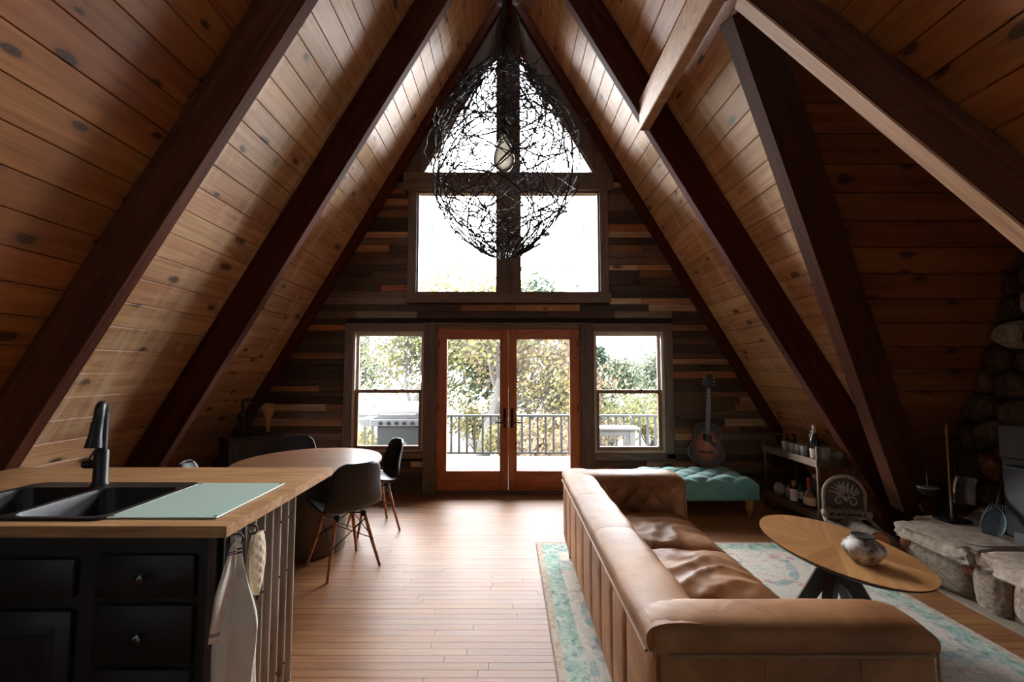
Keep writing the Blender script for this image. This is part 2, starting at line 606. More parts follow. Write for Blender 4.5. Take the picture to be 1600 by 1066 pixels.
# roof slabs --------------------------------------------------------
def slab_poly(pts, nrm, t, name, mat):
    n = Vector(nrm)
    m = M()
    k = len(pts)
    m.v = [tuple(Vector(p) + n * .024) for p in pts] + [tuple(Vector(p) + n * t) for p in pts]
    m.f = [tuple(range(k)), tuple(range(2 * k - 1, k - 1, -1))] + [(i, (i + 1) % k, k + (i + 1) % k, k + i) for i in range(k)]
    return m.build(name, mat)
def rp(s, y, z):
    return (s * roof_x(z), y, z)
nl = (-math.cos(R(30)), 0, .5)
nr = (math.cos(R(30)), 0, .5)
ceil_l = struct(slab_poly([rp(-1, YR, -.05), rp(-1, YB + .15, -.05), rp(-1, YB + .15, APEX), rp(-1, YR, APEX)], nl, .16, 'ceiling_left', MAT['roof_core']))
yv0 = dorm(-.05)
ceil_r = struct(slab_poly([rp(1, YR, -.05), rp(1, DR_Y - yv0, -.05), rp(1, DR_Y, DR_Z), rp(1, DR_Y + yv0, -.05), rp(1, YB + .15, -.05), rp(1, YB + .15, APEX), rp(1, YR, APEX)], nr, .16, 'ceiling_right', MAT['roof_core']))
ln = math.hypot(1, DR_S)
nd_far = (0, DR_S / ln, 1 / ln)
nd_near = (0, -DR_S / ln, 1 / ln)
ceil_d = struct(slab_poly([(roof_x(DR_Z), DR_Y, DR_Z), (roof_x(-.05), DR_Y + yv0, -.05), (4.3, DR_Y + yv0, -.05), (4.3, DR_Y, DR_Z)], nd_far, .16, 'ceiling_dormer_far', MAT['roof_core']))
ceil_n = struct(slab_poly([(roof_x(DR_Z), DR_Y, DR_Z), (4.3, DR_Y, DR_Z), (4.3, DR_Y - yv0, -.05), (roof_x(-.05), DR_Y - yv0, -.05)], nd_near, .16, 'ceiling_dormer_near', MAT['pine_shaded']))

RAFT = [1.26, 2.63, 4.00]       # near faces of the rafters
RT, RD = 0.095, 0.28            # rafter thickness and depth
BW = 0.19
bays = [(-2.55, RAFT[0] + RT / 2), (RAFT[0] + RT / 2, RAFT[1] + RT / 2), (RAFT[1] + RT / 2, RAFT[2] + RT / 2), (RAFT[2] + RT / 2, YB)]
nrow = int((APEX / math.sin(R(60))) / BW) + 1
dn = math.sin(R(60)) * BW
for i in range(nrow):
    zt = APEX - .02 - i * dn
    if zt < 0.02:
        break
    for b, (y0, y1) in enumerate(bays):
        if b == 0:
            continue
        L = y1 - y0
        # left slope
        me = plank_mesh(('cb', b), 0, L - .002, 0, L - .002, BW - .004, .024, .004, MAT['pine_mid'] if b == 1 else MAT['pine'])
        place('ceiling_board', me, frame(rp(-1, y0 + .001, zt), (0, 1, 0), (-.5, 0, -.866), (-.866, 0, .5)), ceil_l)
        # right slope, cut along the dormer's valleys
        zb = zt - dn
        segs = []
        if zt > DR_Z:
            segs = [(y0, y1, y0, y1)]
        else:
            fa, fb = DR_Y + dorm(zt), DR_Y + dorm(zb)
            na, nb = DR_Y - dorm(zt), DR_Y - dorm(zb)
            if y1 > fa:
                segs.append((max(y0, fa), y1, max(y0, fb) if fb < y1 else y1 - .01, y1))
            if y0 < na:
                segs.append((y0, min(y1, na), y0, min(y1, nb) if nb > y0 else y0 + .01))
        for (a0, a1, b0, b1) in segs:
            if a1 - a0 < .05:
                continue
            # local x runs towards -y
            key = ('cb', b) if (a0, a1, b0, b1) == (y0, y1, y0, y1) else None
            me = plank_mesh(key, 0, a1 - a0 - .002, a1 - b1, a1 - b0 - .002, BW - .004, .024, .004, MAT['pine_mid'] if b == 1 else MAT['pine'])
            place('ceiling_board', me, frame(rp(1, a1 - .001, zt), (0, -1, 0), (.5, 0, -.866), (.866, 0, .5)), ceil_r)
# boards of the dormer's far slope
dlen = dorm(0) * ln
i = 0
while (i + 1) * BW < dlen + .1:
    s0, s1 = i * BW, (i + 1) * BW
    za, zb = DR_Z - s0 * DR_S / ln, DR_Z - s1 * DR_S / ln
    xa, xb = roof_x(za), roof_x(zb)
    me = plank_mesh(None, 0, 4.2 - xa, xb - xa, 4.2 - xa, BW - .004, .024, .004, MAT['pine_shaded'])
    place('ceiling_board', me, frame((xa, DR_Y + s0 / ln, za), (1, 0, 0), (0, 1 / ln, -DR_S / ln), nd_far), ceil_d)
    i += 1

# rafters -----------------------------------------------------------
def rafter(side, y0, t, d, z0, z1, name, mat, label):
    # a sloping beam under the roof boards
    o = (side * roof_x(z0), y0, z0)
    L = (z1 - z0) / math.sin(R(60))
    m = M()
    # local x up the slope, y along room, z away from the roof (inwards)
    X = (-side * .5, 0, .866)
    Y = (0, 1, 0)
    Z = Vector(X).cross(Vector(Y))
    inward = Vector((-side * .866, 0, -.5))
    if Z.dot(inward) < 0:
        Y = (0, -1, 0)
        Z = Vector(X).cross(Vector(Y))
        o = (o[0], y0 + t, o[2])
    m.rbox(0, L, 0, t, 0.001, d, .006, 1)
    ob = m.build(name, mat)
    ob.matrix_local = frame(o, X, Y, Z)
    return tag(ob, label, 'rafter')
rafter(-1, RAFT[1], RT, RD, 0.16, 6.0, 'rafter', MAT['rafter'], 'dark stained sloping rafter on the left, directly behind the kitchen island')
rafter(-1, RAFT[2], RT, RD, 0.16, 6.0, 'rafter', MAT['rafter'], 'dark stained sloping rafter on the left, running down behind the dining table')
rafter(-1, YB - .096, .07, .115, 0.07, 6.3, 'rafter', MAT['rafter'], 'slim left rafter lying against the plank gable wall')
rafter(1, RAFT[2], RT, RD, 0.16, 6.0, 'rafter', MAT['rafter'], 'dark stained sloping rafter on the right, ending in front of the bar cart')
rafter(1, YB - .096, .07, .115, 0.07, 6.3, 'rafter', MAT['rafter'], 'slim right rafter lying against the plank wall above the guitar')
HZ = 3.72
rafter(1, RAFT[1], RT, RD, HZ + .25, 6.0, 'rafter', MAT['rafter'], 'short right rafter ending on the pale header beam')

def valley(p0, p1, wdt, dep, name, mat, label):
    # valley beam: its lower face lies in the plane of the rafter bottoms
    p0, p1 = Vector(p0), Vector(p1)
    x = (p1 - p0).normalized()
    n = Vector((-.866, 0, -.5))
    y_ = n.cross(x).normalized()
    m = M().rbox(0, (p1 - p0).length, -wdt / 2, wdt / 2, -dep, 0, .006, 1)
    ob = m.build(name, mat)
    ob.matrix_local = frame(p0, x, y_, n)
    return tag(ob, label, 'beam')
def rb(x, y):
    return (x, y, 6.05 - TAN * x)
valley(rb(1.36, 2.62), rb(3.30, 3.83), .13, .27, 'valley_beam', MAT['rafter'], 'red brown valley beam running down to the left end of the stone hearth')
nv = valley(rb(1.36, 2.47), rb(2.85, 1.58), .085, .27, 'valley_beam', MAT['rafter'], 'dark valley beam with a pale lower edge crossing the dormer at the upper right')
M().rbox(0, (Vector(rb(2.85, 1.58)) - Vector(rb(1.36, 2.47))).length, -.0425, .0425, 0.0, .014, .004, 1).build('lit_edge_strip', MAT['rafter_pale'], nv)  # pale colour stands in for window light on the beam's lower face
m = M().rbox(1.235, 1.33, 2.35, RAFT[2] + .02, 3.76, 4.06, .008, 1)
tag(m.build('header_beam', MAT['rafter_pale']), 'short pale header beam between the right rafters above the dormer', 'beam')
m = M().rbox(-.05, .05, YR, YB - .08, 6.0, 6.42, .008, 1)
tag(m.build('ridge_beam', MAT['rafter']), 'dark ridge beam along the peak of the ceiling', 'beam')

# end gable with its openings ---------------------------------------
def gable(name, y0, y1, bands):
    m = M()
    for (z0, z1, spans) in bands:
        for (l0, l1, r0, r1) in spans:
            m.prism([(l0, z0), (r0, z0), (r1, z1), (l1, z1)], lambda u, v, w: (u, w, v), y0, y1)
    return struct(m.build(name, MAT['wall_core']))
def X2(z0, z1, a, b):
    # span from a to b; 'L'/'R' = roof line
    def ev(k, z):
        if k == 'L':
            return -roof_x(z)
        if k == 'R':
            return roof_x(z)
        if callable(k):
            return k(z)
        return k
    return (ev(a, z0), ev(a, z1), ev(b, z0), ev(b, z1))
TZ0, TZ1, TXI = 4.04, 5.75, 0.135
tri = lambda z: TXI + (TZ1 - z) / TAN
trin = lambda z: -tri(z)
WL = (-1.95, -1.05, .50, 2.0)
WR = (1.07, 1.95, .49, 2.0)
UL = (-1.165, -.135, 2.49, 3.81)
UR = (.145, 1.165, 2.49, 3.81)
DX = (-.90, .90, 2.03)
bands = []
bands.append((0, .49, [X2(0, .49, 'L', DX[0]), X2(0, .49, DX[1], 'R')]))
bands.append((.49, 2.0, [X2(.49, 2.0, 'L', WL[0]), X2(.49, 2.0, WL[1], DX[0]), X2(.49, 2.0, DX[1], WR[0]), X2(.49, 2.0, WR[1], 'R')]))
bands.append((2.0, 2.03, [X2(2.0, 2.03, 'L', DX[0]), X2(2.0, 2.03, DX[1], 'R')]))
bands.append((2.03, 2.49, [X2(2.03, 2.49, 'L', 'R')]))
bands.append((2.49, 3.81, [X2(2.49, 3.81, 'L', UL[0]), X2(2.49, 3.81, UL[1], UR[0]), X2(2.49, 3.81, UR[1], 'R')]))
bands.append((3.81, TZ0, [X2(3.81, TZ0, 'L', 'R')]))
bands.append((TZ0, TZ1, [X2(TZ0, TZ1, 'L', trin), (-TXI, -TXI, TXI, TXI), X2(TZ0, TZ1, tri, 'R')]))
bands.append((TZ1, APEX, [X2(TZ1, APEX, 'L', 'R')]))
wall_back = gable('wall_back', YB, YB + .13, bands)
# closed gable behind the camera
gable('wall_front', YR - .13, YR, [(0, APEX, [X2(0, APEX, 'L', 'R')])])
m = M().prism([(DR_Y - yv0, -.05), (DR_Y + yv0, -.05), (DR_Y, DR_Z)], lambda u, v, w: (w, u, v), XS + .07, XS + .3)
wall_right = struct(m.build('wall_right', plain('dark_mortar', (62, 52, 44), 0.95, var=0.3, scale=14, bump_s=0.6, bscale=30)))

# reclaimed planks --------------------------------------------------
TONES = [((84, 64, 52), 22), ((104, 80, 62), 20), ((72, 60, 54), 15), ((124, 104, 88), 12), ((150, 106, 74), 8), ((196, 148, 108), 9), ((206, 176, 146), 8), ((142, 130, 118), 7), ((182, 116, 76), 5)]
bag = [lin(t) for t, k in TONES for _ in range(k)]
cut_rects = [(-2.05, -.90, .43, 2.10), (-.92, .92, -.1, 2.12), (.90, 2.06, .42, 2.10), (-1.28, 1.28, 2.36, 6), (-1.32, 1.32, 3.78, 6)]
rng = random.Random(5)
z = 0.0
def free_spans(z0, z1):
    xr = roof_x(z1) - .01
    sp = [(-xr, xr)]
    for (a, b, c, d) in cut_rects:
        if z0 < d - .005 and z1 > c + .005:
            out = []
            for (s, e) in sp:
                if b <= s or a >= e:
                    out.append((s, e))
                else:
                    if a > s:
                        out.append((s, a))
                    if b < e:
                        out.append((b, e))
            sp = out
    return sp
while z < 3.86:
    h = rng.choice([.070, .078, .086, .094])
    for (s, e) in free_spans(z, z + h):
        x = s
        while x < e - .02:
            L = rng.uniform(.35, 1.15)
            if e - (x + L) < .22:
                L = e - x
            yo = rng.uniform(.012, .024)
            # ends follow the slope at the roof line
            me = plank_mesh(None, 0, L - .002, 0, L - .002, h - .003, yo, .002, MAT['plank'], 'plank')
            place('plank', me, frame((x + L, YB - yo, z), (-1, 0, 0), (0, 0, 1), (0, 1, 0)), wall_back, rng.choice(bag))
            x += L
    z += h

# casings, posts and beams of the glazed gable -----------------------
def trim(n, mat, *boxes):
    m = M()
    for b in boxes:
        m.rbox(*b, .004, 1)
    return struct(m.build('trim_%d' % n, mat))
F0, F1 = YB - .045, YB + .02
trim(1, MAT['post'], (-1.05, -.895, F0 - .02, F1, 0, 2.11))
trim(2, MAT['post'], (.90, 1.065, F0 - .02, F1, 0, 2.11))
trim(3, MAT['casing'], (-2.045, -1.95, F0, F1, .44, 2.0))
trim(4, MAT['casing_h'], (-2.045, -1.05, F0, F1, 2.0, 2.10))
trim(5, MAT['casing_h'], (-2.045, -1.05, F0, F1, .43, .505))
trim(6, MAT['casing'], (1.95, 2.055, F0, F1, .42, 2.0))
trim(7, MAT['casing_h'], (1.065, 2.055, F0, F1, 2.0, 2.10))
trim(8, MAT['casing_h'], (1.065, 2.055, F0, F1, .40, .49))
trim(9, MAT['casing_h'], (-.895, .90, F0, F1, 2.035, 2.11))
trim(10, MAT['post'], (-.131, .146, F0 - .03, YB + .10, 2.47, 6.3))
trim(11, MAT['casing_h'], (-1.34, 1.34, F0 - .02, YB + .10, 3.81, 4.04))
trim(12, MAT['casing'], (-1.275, -1.165, F0, F1, 2.47, 3.81))
trim(13, MAT['casing'], (1.165, 1.275, F0, F1, 2.47, 3.81))
trim(14, MAT['casing_h'], (-1.29, 1.29, F0 - .02, YB + .10, 2.36, 2.485))
# plain dark boards beside the triangular panes
for k, s in ((15, -1), (16, 1)):
    m = M()
    a = [(s * tri(TZ0), TZ0), (s * tri(TZ1), TZ1), (s * .05, 6.35), (s * (roof_x(6.35) - .01), 6.35), (s * (roof_x(TZ0) - .01), TZ0)]
    m.prism(a, lambda u, v, w: (u, w, v), YB - .03, YB + .001)
    struct(m.build('trim_%d' % k, MAT['post']))

# windows ------------------------------------------------------------
def rect_frame(m, x0, x1, z0, z1, w, ya, yb_, wb=None):
    wb = wb or w
    m.bx(x0, x0 + w, ya, yb_, z0, z1)
    m.bx(x1 - w, x1, ya, yb_, z0, z1)
    m.bx(x0 + w, x1 - w, ya, yb_, z1 - w, z1)
    m.bx(x0 + w, x1 - w, ya, yb_, z0, z0 + wb)
def double_hung(n, W):
    x0, x1, z0, z1 = W
    m = M()
    rect_frame(m, x0, x1, z0, z1, .028, YB - .01, YB + .12)
    w = struct(m.build('window_%d' % n, MAT['vinyl']))
    zm = z0 + (z1 - z0) * .50
    m = M()
    rect_frame(m, x0 + .028, x1 - .028, zm - .02, z1 - .028, .026, YB + .07, YB + .10)
    up = m.build('upper_sash', MAT['vinyl'], w)
    m = M().bx(x0 + .05, x1 - .05, YB + .083, YB + .087, zm, z1 - .05)
    m.build('pane', MAT['pane'], up)
    m = M()
    rect_frame(m, x0 + .028, x1 - .028, z0 + .028, zm + .02, .042, YB + .02, YB + .06, .045)
    lo = m.build('lower_sash', MAT['sash_brown'], w)
    m = M().bx(x0 + .065, x1 - .065, YB + .038, YB + .042, z0 + .07, zm - .02)
    m.build('pane', MAT['pane'], lo)
    for xx in (x0 + .28, x1 - .28):
        m = M().lathe([(.022, 0), (.022, .008), (.012, .014)], (xx, YB + .035, zm + .02), 10)
        m.build('sash_lock', MAT['vinyl'], w, True)
double_hung(1, WL)
double_hung(2, WR)
def fixed(n, x0, x1, z0, z1):
    m = M()
    rect_frame(m, x0, x1, z0, z1, .02, YB + .0, YB + .10)
    w = struct(m.build('window_%d' % n, MAT['sash_brown']))
    m = M().bx(x0 + .018, x1 - .018, YB + .058, YB + .062, z0 + .018, z1 - .018)
    m.build('pane', MAT['pane'], w)
fixed(3, *UL)
fixed(4, *UR)
for n, s in ((5, -1), (6, 1)):
    def fr(m, o, y0, y1):
        # outer triangle minus inner triangle as three bars
        A, B, C = (s * tri(TZ0), TZ0), (s * TXI, TZ0), (s * TXI, TZ1)
        a, b, c = (s * (tri(TZ0 + o) - o * 2 / TAN * 1.0), TZ0 + o), (s * (TXI + o), TZ0 + o), (s * (TXI + o), TZ1 - o * 3.6)
        for q in ([A, B, b, a], [B, C, c, b], [C, A, a, c]):
            m.prism(q, lambda u, v, w: (u, w, v), y0, y1)
    m = M()
    fr(m, .02, YB, YB + .10)
    w = struct(m.build('window_%d' % n, MAT['sash_brown']))
    m = M().prism([(s * (tri(TZ0) - .01), TZ0 + .005), (s * (TXI + .005), TZ0 + .005), (s * (TXI + .005), TZ1 - .01)], lambda u, v, w: (u, w, v), YB + .058, YB + .062)
    m.build('pane', MAT['pane'], w)
# glazed double doors
def french(n, x0, x1, hs):
    z0, z1 = .035, 2.025
    m = M()
    sw = .105
    ya, yb_ = YB - .005, YB + .042
    d = struct(M().rbox(x0, x0 + sw, ya, yb_, z0, z1, .004, 1).rbox(x1 - sw, x1, ya, yb_, z0, z1, .004, 1).build('door_%d' % n, MAT['door']))
    M().rbox(x0 + sw, x1 - sw, ya, yb_, z1 - .125, z1, .004, 1).build('top_rail', MAT['door_h'], d)
    M().rbox(x0 + sw, x1 - sw, ya, yb_, z0, z0 + .235, .004, 1).build('bottom_rail', MAT['door_h'], d)
    M().bx(x0 + sw - .005, x1 - sw + .005, YB + .018, YB + .022, z0 + .23, z1 - .12).build('pane', MAT['pane'], d)
    hx = x1 - .045 if hs > 0 else x0 + .045
    p = M().rbox(hx - .018, hx + .018, ya - .012, ya, .80, 1.04, .006, 2).build('handle_plate', MAT['black_iron'], d, True)
    M().tube([(hx, ya - .01, .87), (hx, ya - .05, .87), (hx - hs * .03, ya - .055, .87), (hx - hs * .115, ya - .055, .868)], .009, 8).build('lever', MAT['black_iron'], p, True)
    for hz in (.25, 1.05, 1.85):
        xx = x0 + .002 if hs > 0 else x1 - .002
        M().tube([(xx, ya - .004, hz - .045), (xx, ya - .004, hz + .045)], .007, 8).build('hinge', MAT['black_iron'], d, True)
french(1, -.872, .0015, 1)
french(2, .0025, .876, -1)
trim(17, MAT['door_h'], (-.895, -.872, YB - .02, YB + .1, 0.03, 2.03), (.876, .90, YB - .02, YB + .1, .03, 2.03), (-.872, .876, YB - .02, YB + .1, 2.027, 2.04))
trim(18, MAT['post'], (-.90, .90, YB - .06, YB + .14, 0.0, .034))

# ------------------------------------------------------------------ outdoors: deck, railing, ground, trees
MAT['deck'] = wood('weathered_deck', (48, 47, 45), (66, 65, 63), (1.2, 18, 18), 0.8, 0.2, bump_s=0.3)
MAT['rail'] = plain('slate_painted_rail', (13, 17, 18), 0.6, var=0.1)
DZ = -.15
deck = struct(M().bx(-5.0, 5.0, YB + .13, 8.75, DZ - .2, DZ - .03).build('floor_deck', plain('deck_joists', (60, 56, 50), 0.9)))
k = 0
y = YB + .14
while y < 8.70:
    me = plank_mesh(('dk',), 0, 10.0, 0, 10.0, .138, .03, .004, MAT['deck'], 'deck_board')
    place('deck_board', me, frame((-5.0, y + .138, DZ), (1, 0, 0), (0, -1, 0), (0, 0, -1)), deck)
    y += .144
rail = thing('deck_railing', 'slate painted deck railing with thin upright balusters outside the doors', 'railing', (0, 8.65, DZ))
M().rbox(-5, 5, 8.60, 8.70, .61, .655, .005, 1).build('top_rail', MAT['rail'], rail, world=True)
M().rbox(-5, 5, 8.63, 8.67, -.095, -.06, .004, 1).build('bottom_rail', MAT['rail'], rail, world=True)
bal = M().bx(-.019, .019, -.019, .019, DZ * 0 + .05, .77).mesh('baluster', MAT['rail'])
x = -4.9
while x < 4.95:
    place('baluster', bal, Matrix.Translation((x, 0, 0)), rail)
    x += .152
pst = M().rbox(-.045, .045, -.045, .045, 0, .80, .004, 1).mesh('post', MAT['rail'])
for x in (-4.98, -1.66, 1.66, 4.98):
    place('post', pst, Matrix.Translation((x, 0, 0)), rail)

def gz(x, y):
    b = -1.3 - 0.028 * max(0, y - 9) + .25 * mnoise.noise(Vector((x * .12, y * .12, 3)))
    return b + max(0, y - 45) * .03
MAT['ground'] = plain('dry_grass_ground', (62, 60, 38), 0.95, var=0.3, scale=0.6, c2=(80, 72, 48), detail=8, bump_s=0.8, bscale=3)
m = M().grid(lambda u, v: ((u - .5) * 200, 8.9 + v * v * 130, gz((u - .5) * 200, 8.9 + v * v * 130)), 60, 60)
struct(m.build('ground', MAT['ground'], None, True))

def leaf_mat(name, a, b):
    m, nt, bs = newmat(name)
    ge = nd(nt, 'ShaderNodeNewGeometry')
    c = ramp(nt, [(0.0, rgba(a)), (1.0, rgba(b))], ge.outputs['Random Per Island']).outputs[0]
    nt.links.new(c, bs.inputs['Base Color'])
    bs.inputs['Roughness'].default_value = 0.7
    bs.inputs['Specular IOR Level'].default_value = 0.2
    tr = nd(nt, 'ShaderNodeBsdfTranslucent')
    nt.links.new(c, tr.inputs[0])
    mx = nt.nodes.new('ShaderNodeMixShader')
    mx.inputs[0].default_value = 0.3
    nt.links.new(bs.outputs[0], mx.inputs[1])
    nt.links.new(tr.outputs[0], mx.inputs[2])
    nt.links.new(mx.outputs[0], nt.nodes['Material Output'].inputs[0])
    return m
LEAF = {
    'olive': leaf_mat('olive_leaves', (50, 56, 34), (80, 80, 46)),
    'yellow': leaf_mat('yellow_green_leaves', (62, 60, 36), (98, 90, 54)),
    'ochre': leaf_mat('ochre_leaves', (70, 58, 44), (98, 82, 64)),
    'dark': leaf_mat('dark_green_needles', (26, 38, 30), (46, 58, 42)),
    'grey': leaf_mat('grey_green_leaves', (48, 56, 44), (74, 78, 60)),
}
MAT['bark'] = plain('grey_bark', (40, 37, 34), 0.9, var=0.3, scale=12, bump_s=0.6, bscale=25)

def leaves(m, pts, rng, n, spread, size):
    for _ in range(n):
        p = rng.choice(pts)
        c = Vector(p) + Vector((rng.gauss(0, spread), rng.gauss(0, spread), rng.gauss(0, spread * .8)))
        a = Vector((rng.gauss(0, 1), rng.gauss(0, 1), rng.gauss(0, 1))).normalized()
        b = a.orthogonal().normalized()
        s = size * rng.uniform(.6, 1.4)
        b2 = a.cross(b)
        b, b2 = b * s, b2 * s * .55
        m.add([c - b, c - b2, c + b, c + b2], [(0, 1, 2, 3)])

def tree(name, x, y, height, tr, seed, leaf, nleaf, label, lean=(0, 0), spread=.5, size=.09, depth=4, fork=.35, group='trees beyond the deck', wide=1.0, z0=None):
    rng = random.Random(seed)
    base = Vector((x, y, gz(x, y) - .1 if z0 is None else z0))
    t = thing(name, label, 'tree', tuple(base), 0, group)
    wood_m = M()
    tips = []
    def grow(p, d, L, r, lv):
        n = 5
        pts, rs = [p.copy()], [r]
        for i in range(n):
            d = (d + Vector((rng.gauss(0, .14), rng.gauss(0, .14), rng.gauss(.03, .08)))).normalized()
            p = p + d * L / n
            pts.append(p.copy())
            rs.append(r * (1 - .55 * (i + 1) / n))
            if lv > 0 and i >= (2 if lv == depth else 1):
                for _ in range(2 if (lv < depth and rng.random() < .6) else 1):
                    a = rng.uniform(0, 2 * PI)
                    sd = d.orthogonal().normalized()
                    sd = (Matrix.Rotation(a, 3, d) @ sd)
                    nd_ = (d * rng.uniform(.55, .95) + sd * rng.uniform(.5, 1.0) * wide).normalized()
                    grow(p, nd_, L * rng.uniform(.5, .72), rs[-1] * rng.uniform(.45, .65), lv - 1)
            if lv <= 1:
                tips.append(tuple(p))
        wood_m.tube(pts, rs, 6 if lv > 1 else 4 if lv else 3, cap=False)
        if lv > 0:
            grow(p, d, L * .62, rs[-1], lv - 1)
    grow(base, Vector((lean[0], lean[1], 1)).normalized(), height * fork, tr, depth)
    wood_m.build('trunk', MAT['bark'], t, True, 60, world=True)
    if nleaf:
        lm = M()
        leaves(lm, tips, rng, nleaf, spread, size)
        stuff(lm.build('foliage', LEAF[leaf], t, world=True))
    return t

def conifer(x, y, height, rad, seed, label):
    rng = random.Random(seed)
    base = Vector((x, y, gz(x, y) - .1))
    t = thing('conifer_tree', label, 'tree', tuple(base), 0, 'conifers beyond the deck')
    m = M()
    m.tube([base, base + Vector((0, 0, height))], [height * .02, .01], 6, False)
    lm = M()
    pts = []
    for i in range(int(height * 9)):
        f = rng.uniform(.12, 1)
        a = rng.uniform(0, 2 * PI)
        rr = rad * (1 - f) * rng.uniform(.7, 1.1) + .1
        p0 = base + Vector((0, 0, height * f))
        p1 = p0 + Vector((math.cos(a) * rr, math.sin(a) * rr, -rr * .25))
        m.tube([p0, p1], [.02, .006], 3, False)
        for k in range(5):
            pts.append(tuple(p0.lerp(p1, .25 + .75 * k / 4)))
    m.build('trunk', MAT['bark'], t, True, world=True)
    leaves(lm, pts, rng, 5000, .12, .10)
    stuff(lm.build('foliage', LEAF['dark'], t, world=True))

tree('leafy_tree', -.80, 14.0, 8.2, .27, 3, 'yellow', 5200, 'tall tree with grey trunk and yellow green leaves behind the left door', (.02, 0), .40, .07, group=None)
tree('leafy_tree', -3.9, 15.5, 8.6, .24, 8, 'olive', 5000, 'leaning tree with many grey limbs behind the barbecue window', (.10, 0), .42, .07, group=None)
tree('leafy_tree', -2.9, 19.0, 9.4, .20, 14, 'yellow', 4200, 'slender yellowing tree farther back, between the barbecue and the left door', (-.05, 0), .5, .10, group=None)
tree('leafy_tree', 1.35, 15.0, 6.4, .16, 21, 'ochre', 5200, 'bushy tree with faded ochre leaves behind the right door', (.05, 0), .42, .07, group=None)
tree('leafy_tree', 1.35, 24.0, 10.8, .22, 33, 'dark', 5200, 'tall dark tree whose crown top shows in the upper right pane', (.0, 0), .6, .17, group=None)
conifer(2.55, 20.0, 5.6, 1.4, 4, 'dark green conifer behind the right door')
conifer(4.9, 24.0, 4.6, 1.3, 5, 'smaller dark conifer at the left side of the right window')
tree('round_tree', 8.7, 38, 6.4, .2, 41, 'grey', 4000, 'small grey green tree on the horizon in the middle of the right window', (.05, 0), .55, .14, 3, group=None)
tree('round_tree', 13.4, 40, 8.0, .2, 42, 'grey', 4500, 'pale grey green tree at the right side of the right window', (.0, 0), .7, .15, 3, group=None)
tree('round_tree', 11.0, 52, 6.0, .2, 43, 'grey', 3500, 'hazy far tree low on the horizon of the right window', (.0, 0), .7, .16, 3, group=None)
tree('round_tree', -11.5, 34, 9.0, .2, 44, 'grey', 5000, 'far grey green tree at the left side of the barbecue window', (.0, 0), .8, .15, 3, group=None)

def shrub(x, y, r, h, seed, leaf, label):
    rng = random.Random(seed)
    base = Vector((x, y, gz(x, y) - .1))
    t = thing('shrub', label, 'shrub', tuple(base), 0, 'shrubs below the deck')
    m = M()
    pts = []
    for i in range(26):
        a = rng.uniform(0, 2 * PI)
        e = Vector((math.cos(a) * r * rng.uniform(.3, 1), math.sin(a) * r * rng.uniform(.3, 1), h * rng.uniform(.5, 1)))
        mid = e * .5 + Vector((0, 0, h * .15))
        m.tube([base, base + mid, base + e], [.02, .012, .004], 3, False)
        for k in range(5):
            pts.append(tuple(base + mid.lerp(e, k / 4)))
    m.build('stem', MAT['bark'], t, True, world=True)
    lm = M()
    leaves(lm, pts, rng, 2200, .16, .07)
    stuff(lm.build('foliage', LEAF[leaf], t, world=True))
for i, (x, y, r, h, lf, lb) in enumerate([
        (-4.6, 13, 1.3, 1.5, 'yellow', 'yellow shrub behind the railing at the far left of the barbecue window'),
        (-2.6, 12.5, 1.0, 1.1, 'olive', 'olive shrub behind the barbecue'),
        (-1.2, 17, 1.5, 1.8, 'yellow', 'yellow shrub behind the railing under the left door tree'),
        (.3, 13, 1.2, 1.5, 'yellow', 'yellow shrub behind the railing where the two doors meet'),
        (1.0, 12.0, 1.1, 1.4, 'ochre', 'faded ochre shrub behind the railing in the right door'),
        (2.2, 13.5, 1.3, 1.6, 'ochre', 'ochre shrub behind the railing by the right door jamb'),
        (3.6, 16, 1.6, 1.9, 'olive', 'olive shrub behind the white bench'),
        (5.4, 17, 1.5, 1.7, 'yellow', 'yellow shrub behind the railing at the right of the white bench'),
        (7.5, 24, 2.2, 2.3, 'olive', 'far olive shrub on the slope in the right window')]):
    shrub(x, y, r, h, 60 + i, lf, lb)

# barbecue ----------------------------------------------------------
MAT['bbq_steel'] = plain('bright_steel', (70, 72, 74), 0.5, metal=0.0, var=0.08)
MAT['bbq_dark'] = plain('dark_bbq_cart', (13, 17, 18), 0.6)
GX, GY = -1.80, 7.6
g = thing('barbecue_grill', 'steel gas barbecue with rounded lid and dark cart outside the left window', 'barbecue', (GX, GY, DZ))
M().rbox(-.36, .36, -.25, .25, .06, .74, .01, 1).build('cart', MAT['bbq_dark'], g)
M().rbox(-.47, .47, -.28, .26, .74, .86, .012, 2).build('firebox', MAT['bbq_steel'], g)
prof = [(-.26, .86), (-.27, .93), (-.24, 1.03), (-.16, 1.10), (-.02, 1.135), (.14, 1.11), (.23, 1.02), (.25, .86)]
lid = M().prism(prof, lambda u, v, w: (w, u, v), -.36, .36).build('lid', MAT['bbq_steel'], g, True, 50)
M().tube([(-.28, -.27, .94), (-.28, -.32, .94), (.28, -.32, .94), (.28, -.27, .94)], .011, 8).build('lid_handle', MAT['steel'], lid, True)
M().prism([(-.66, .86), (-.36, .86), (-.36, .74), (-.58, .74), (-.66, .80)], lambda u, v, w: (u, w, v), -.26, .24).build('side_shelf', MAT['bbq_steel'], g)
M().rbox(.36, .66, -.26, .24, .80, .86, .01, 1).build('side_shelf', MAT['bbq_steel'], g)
for kx in (-.30, -.17, -.04, .09, .22, .35):
    M().lathe([(.030, 0), (.030, .012), (.022, .016), (.020, .035)], (0, 0, 0), 12, look_mat(Vector((kx, -.28, .80)), (0, -1, 0))).build('knob', MAT['black_iron'], g, True)
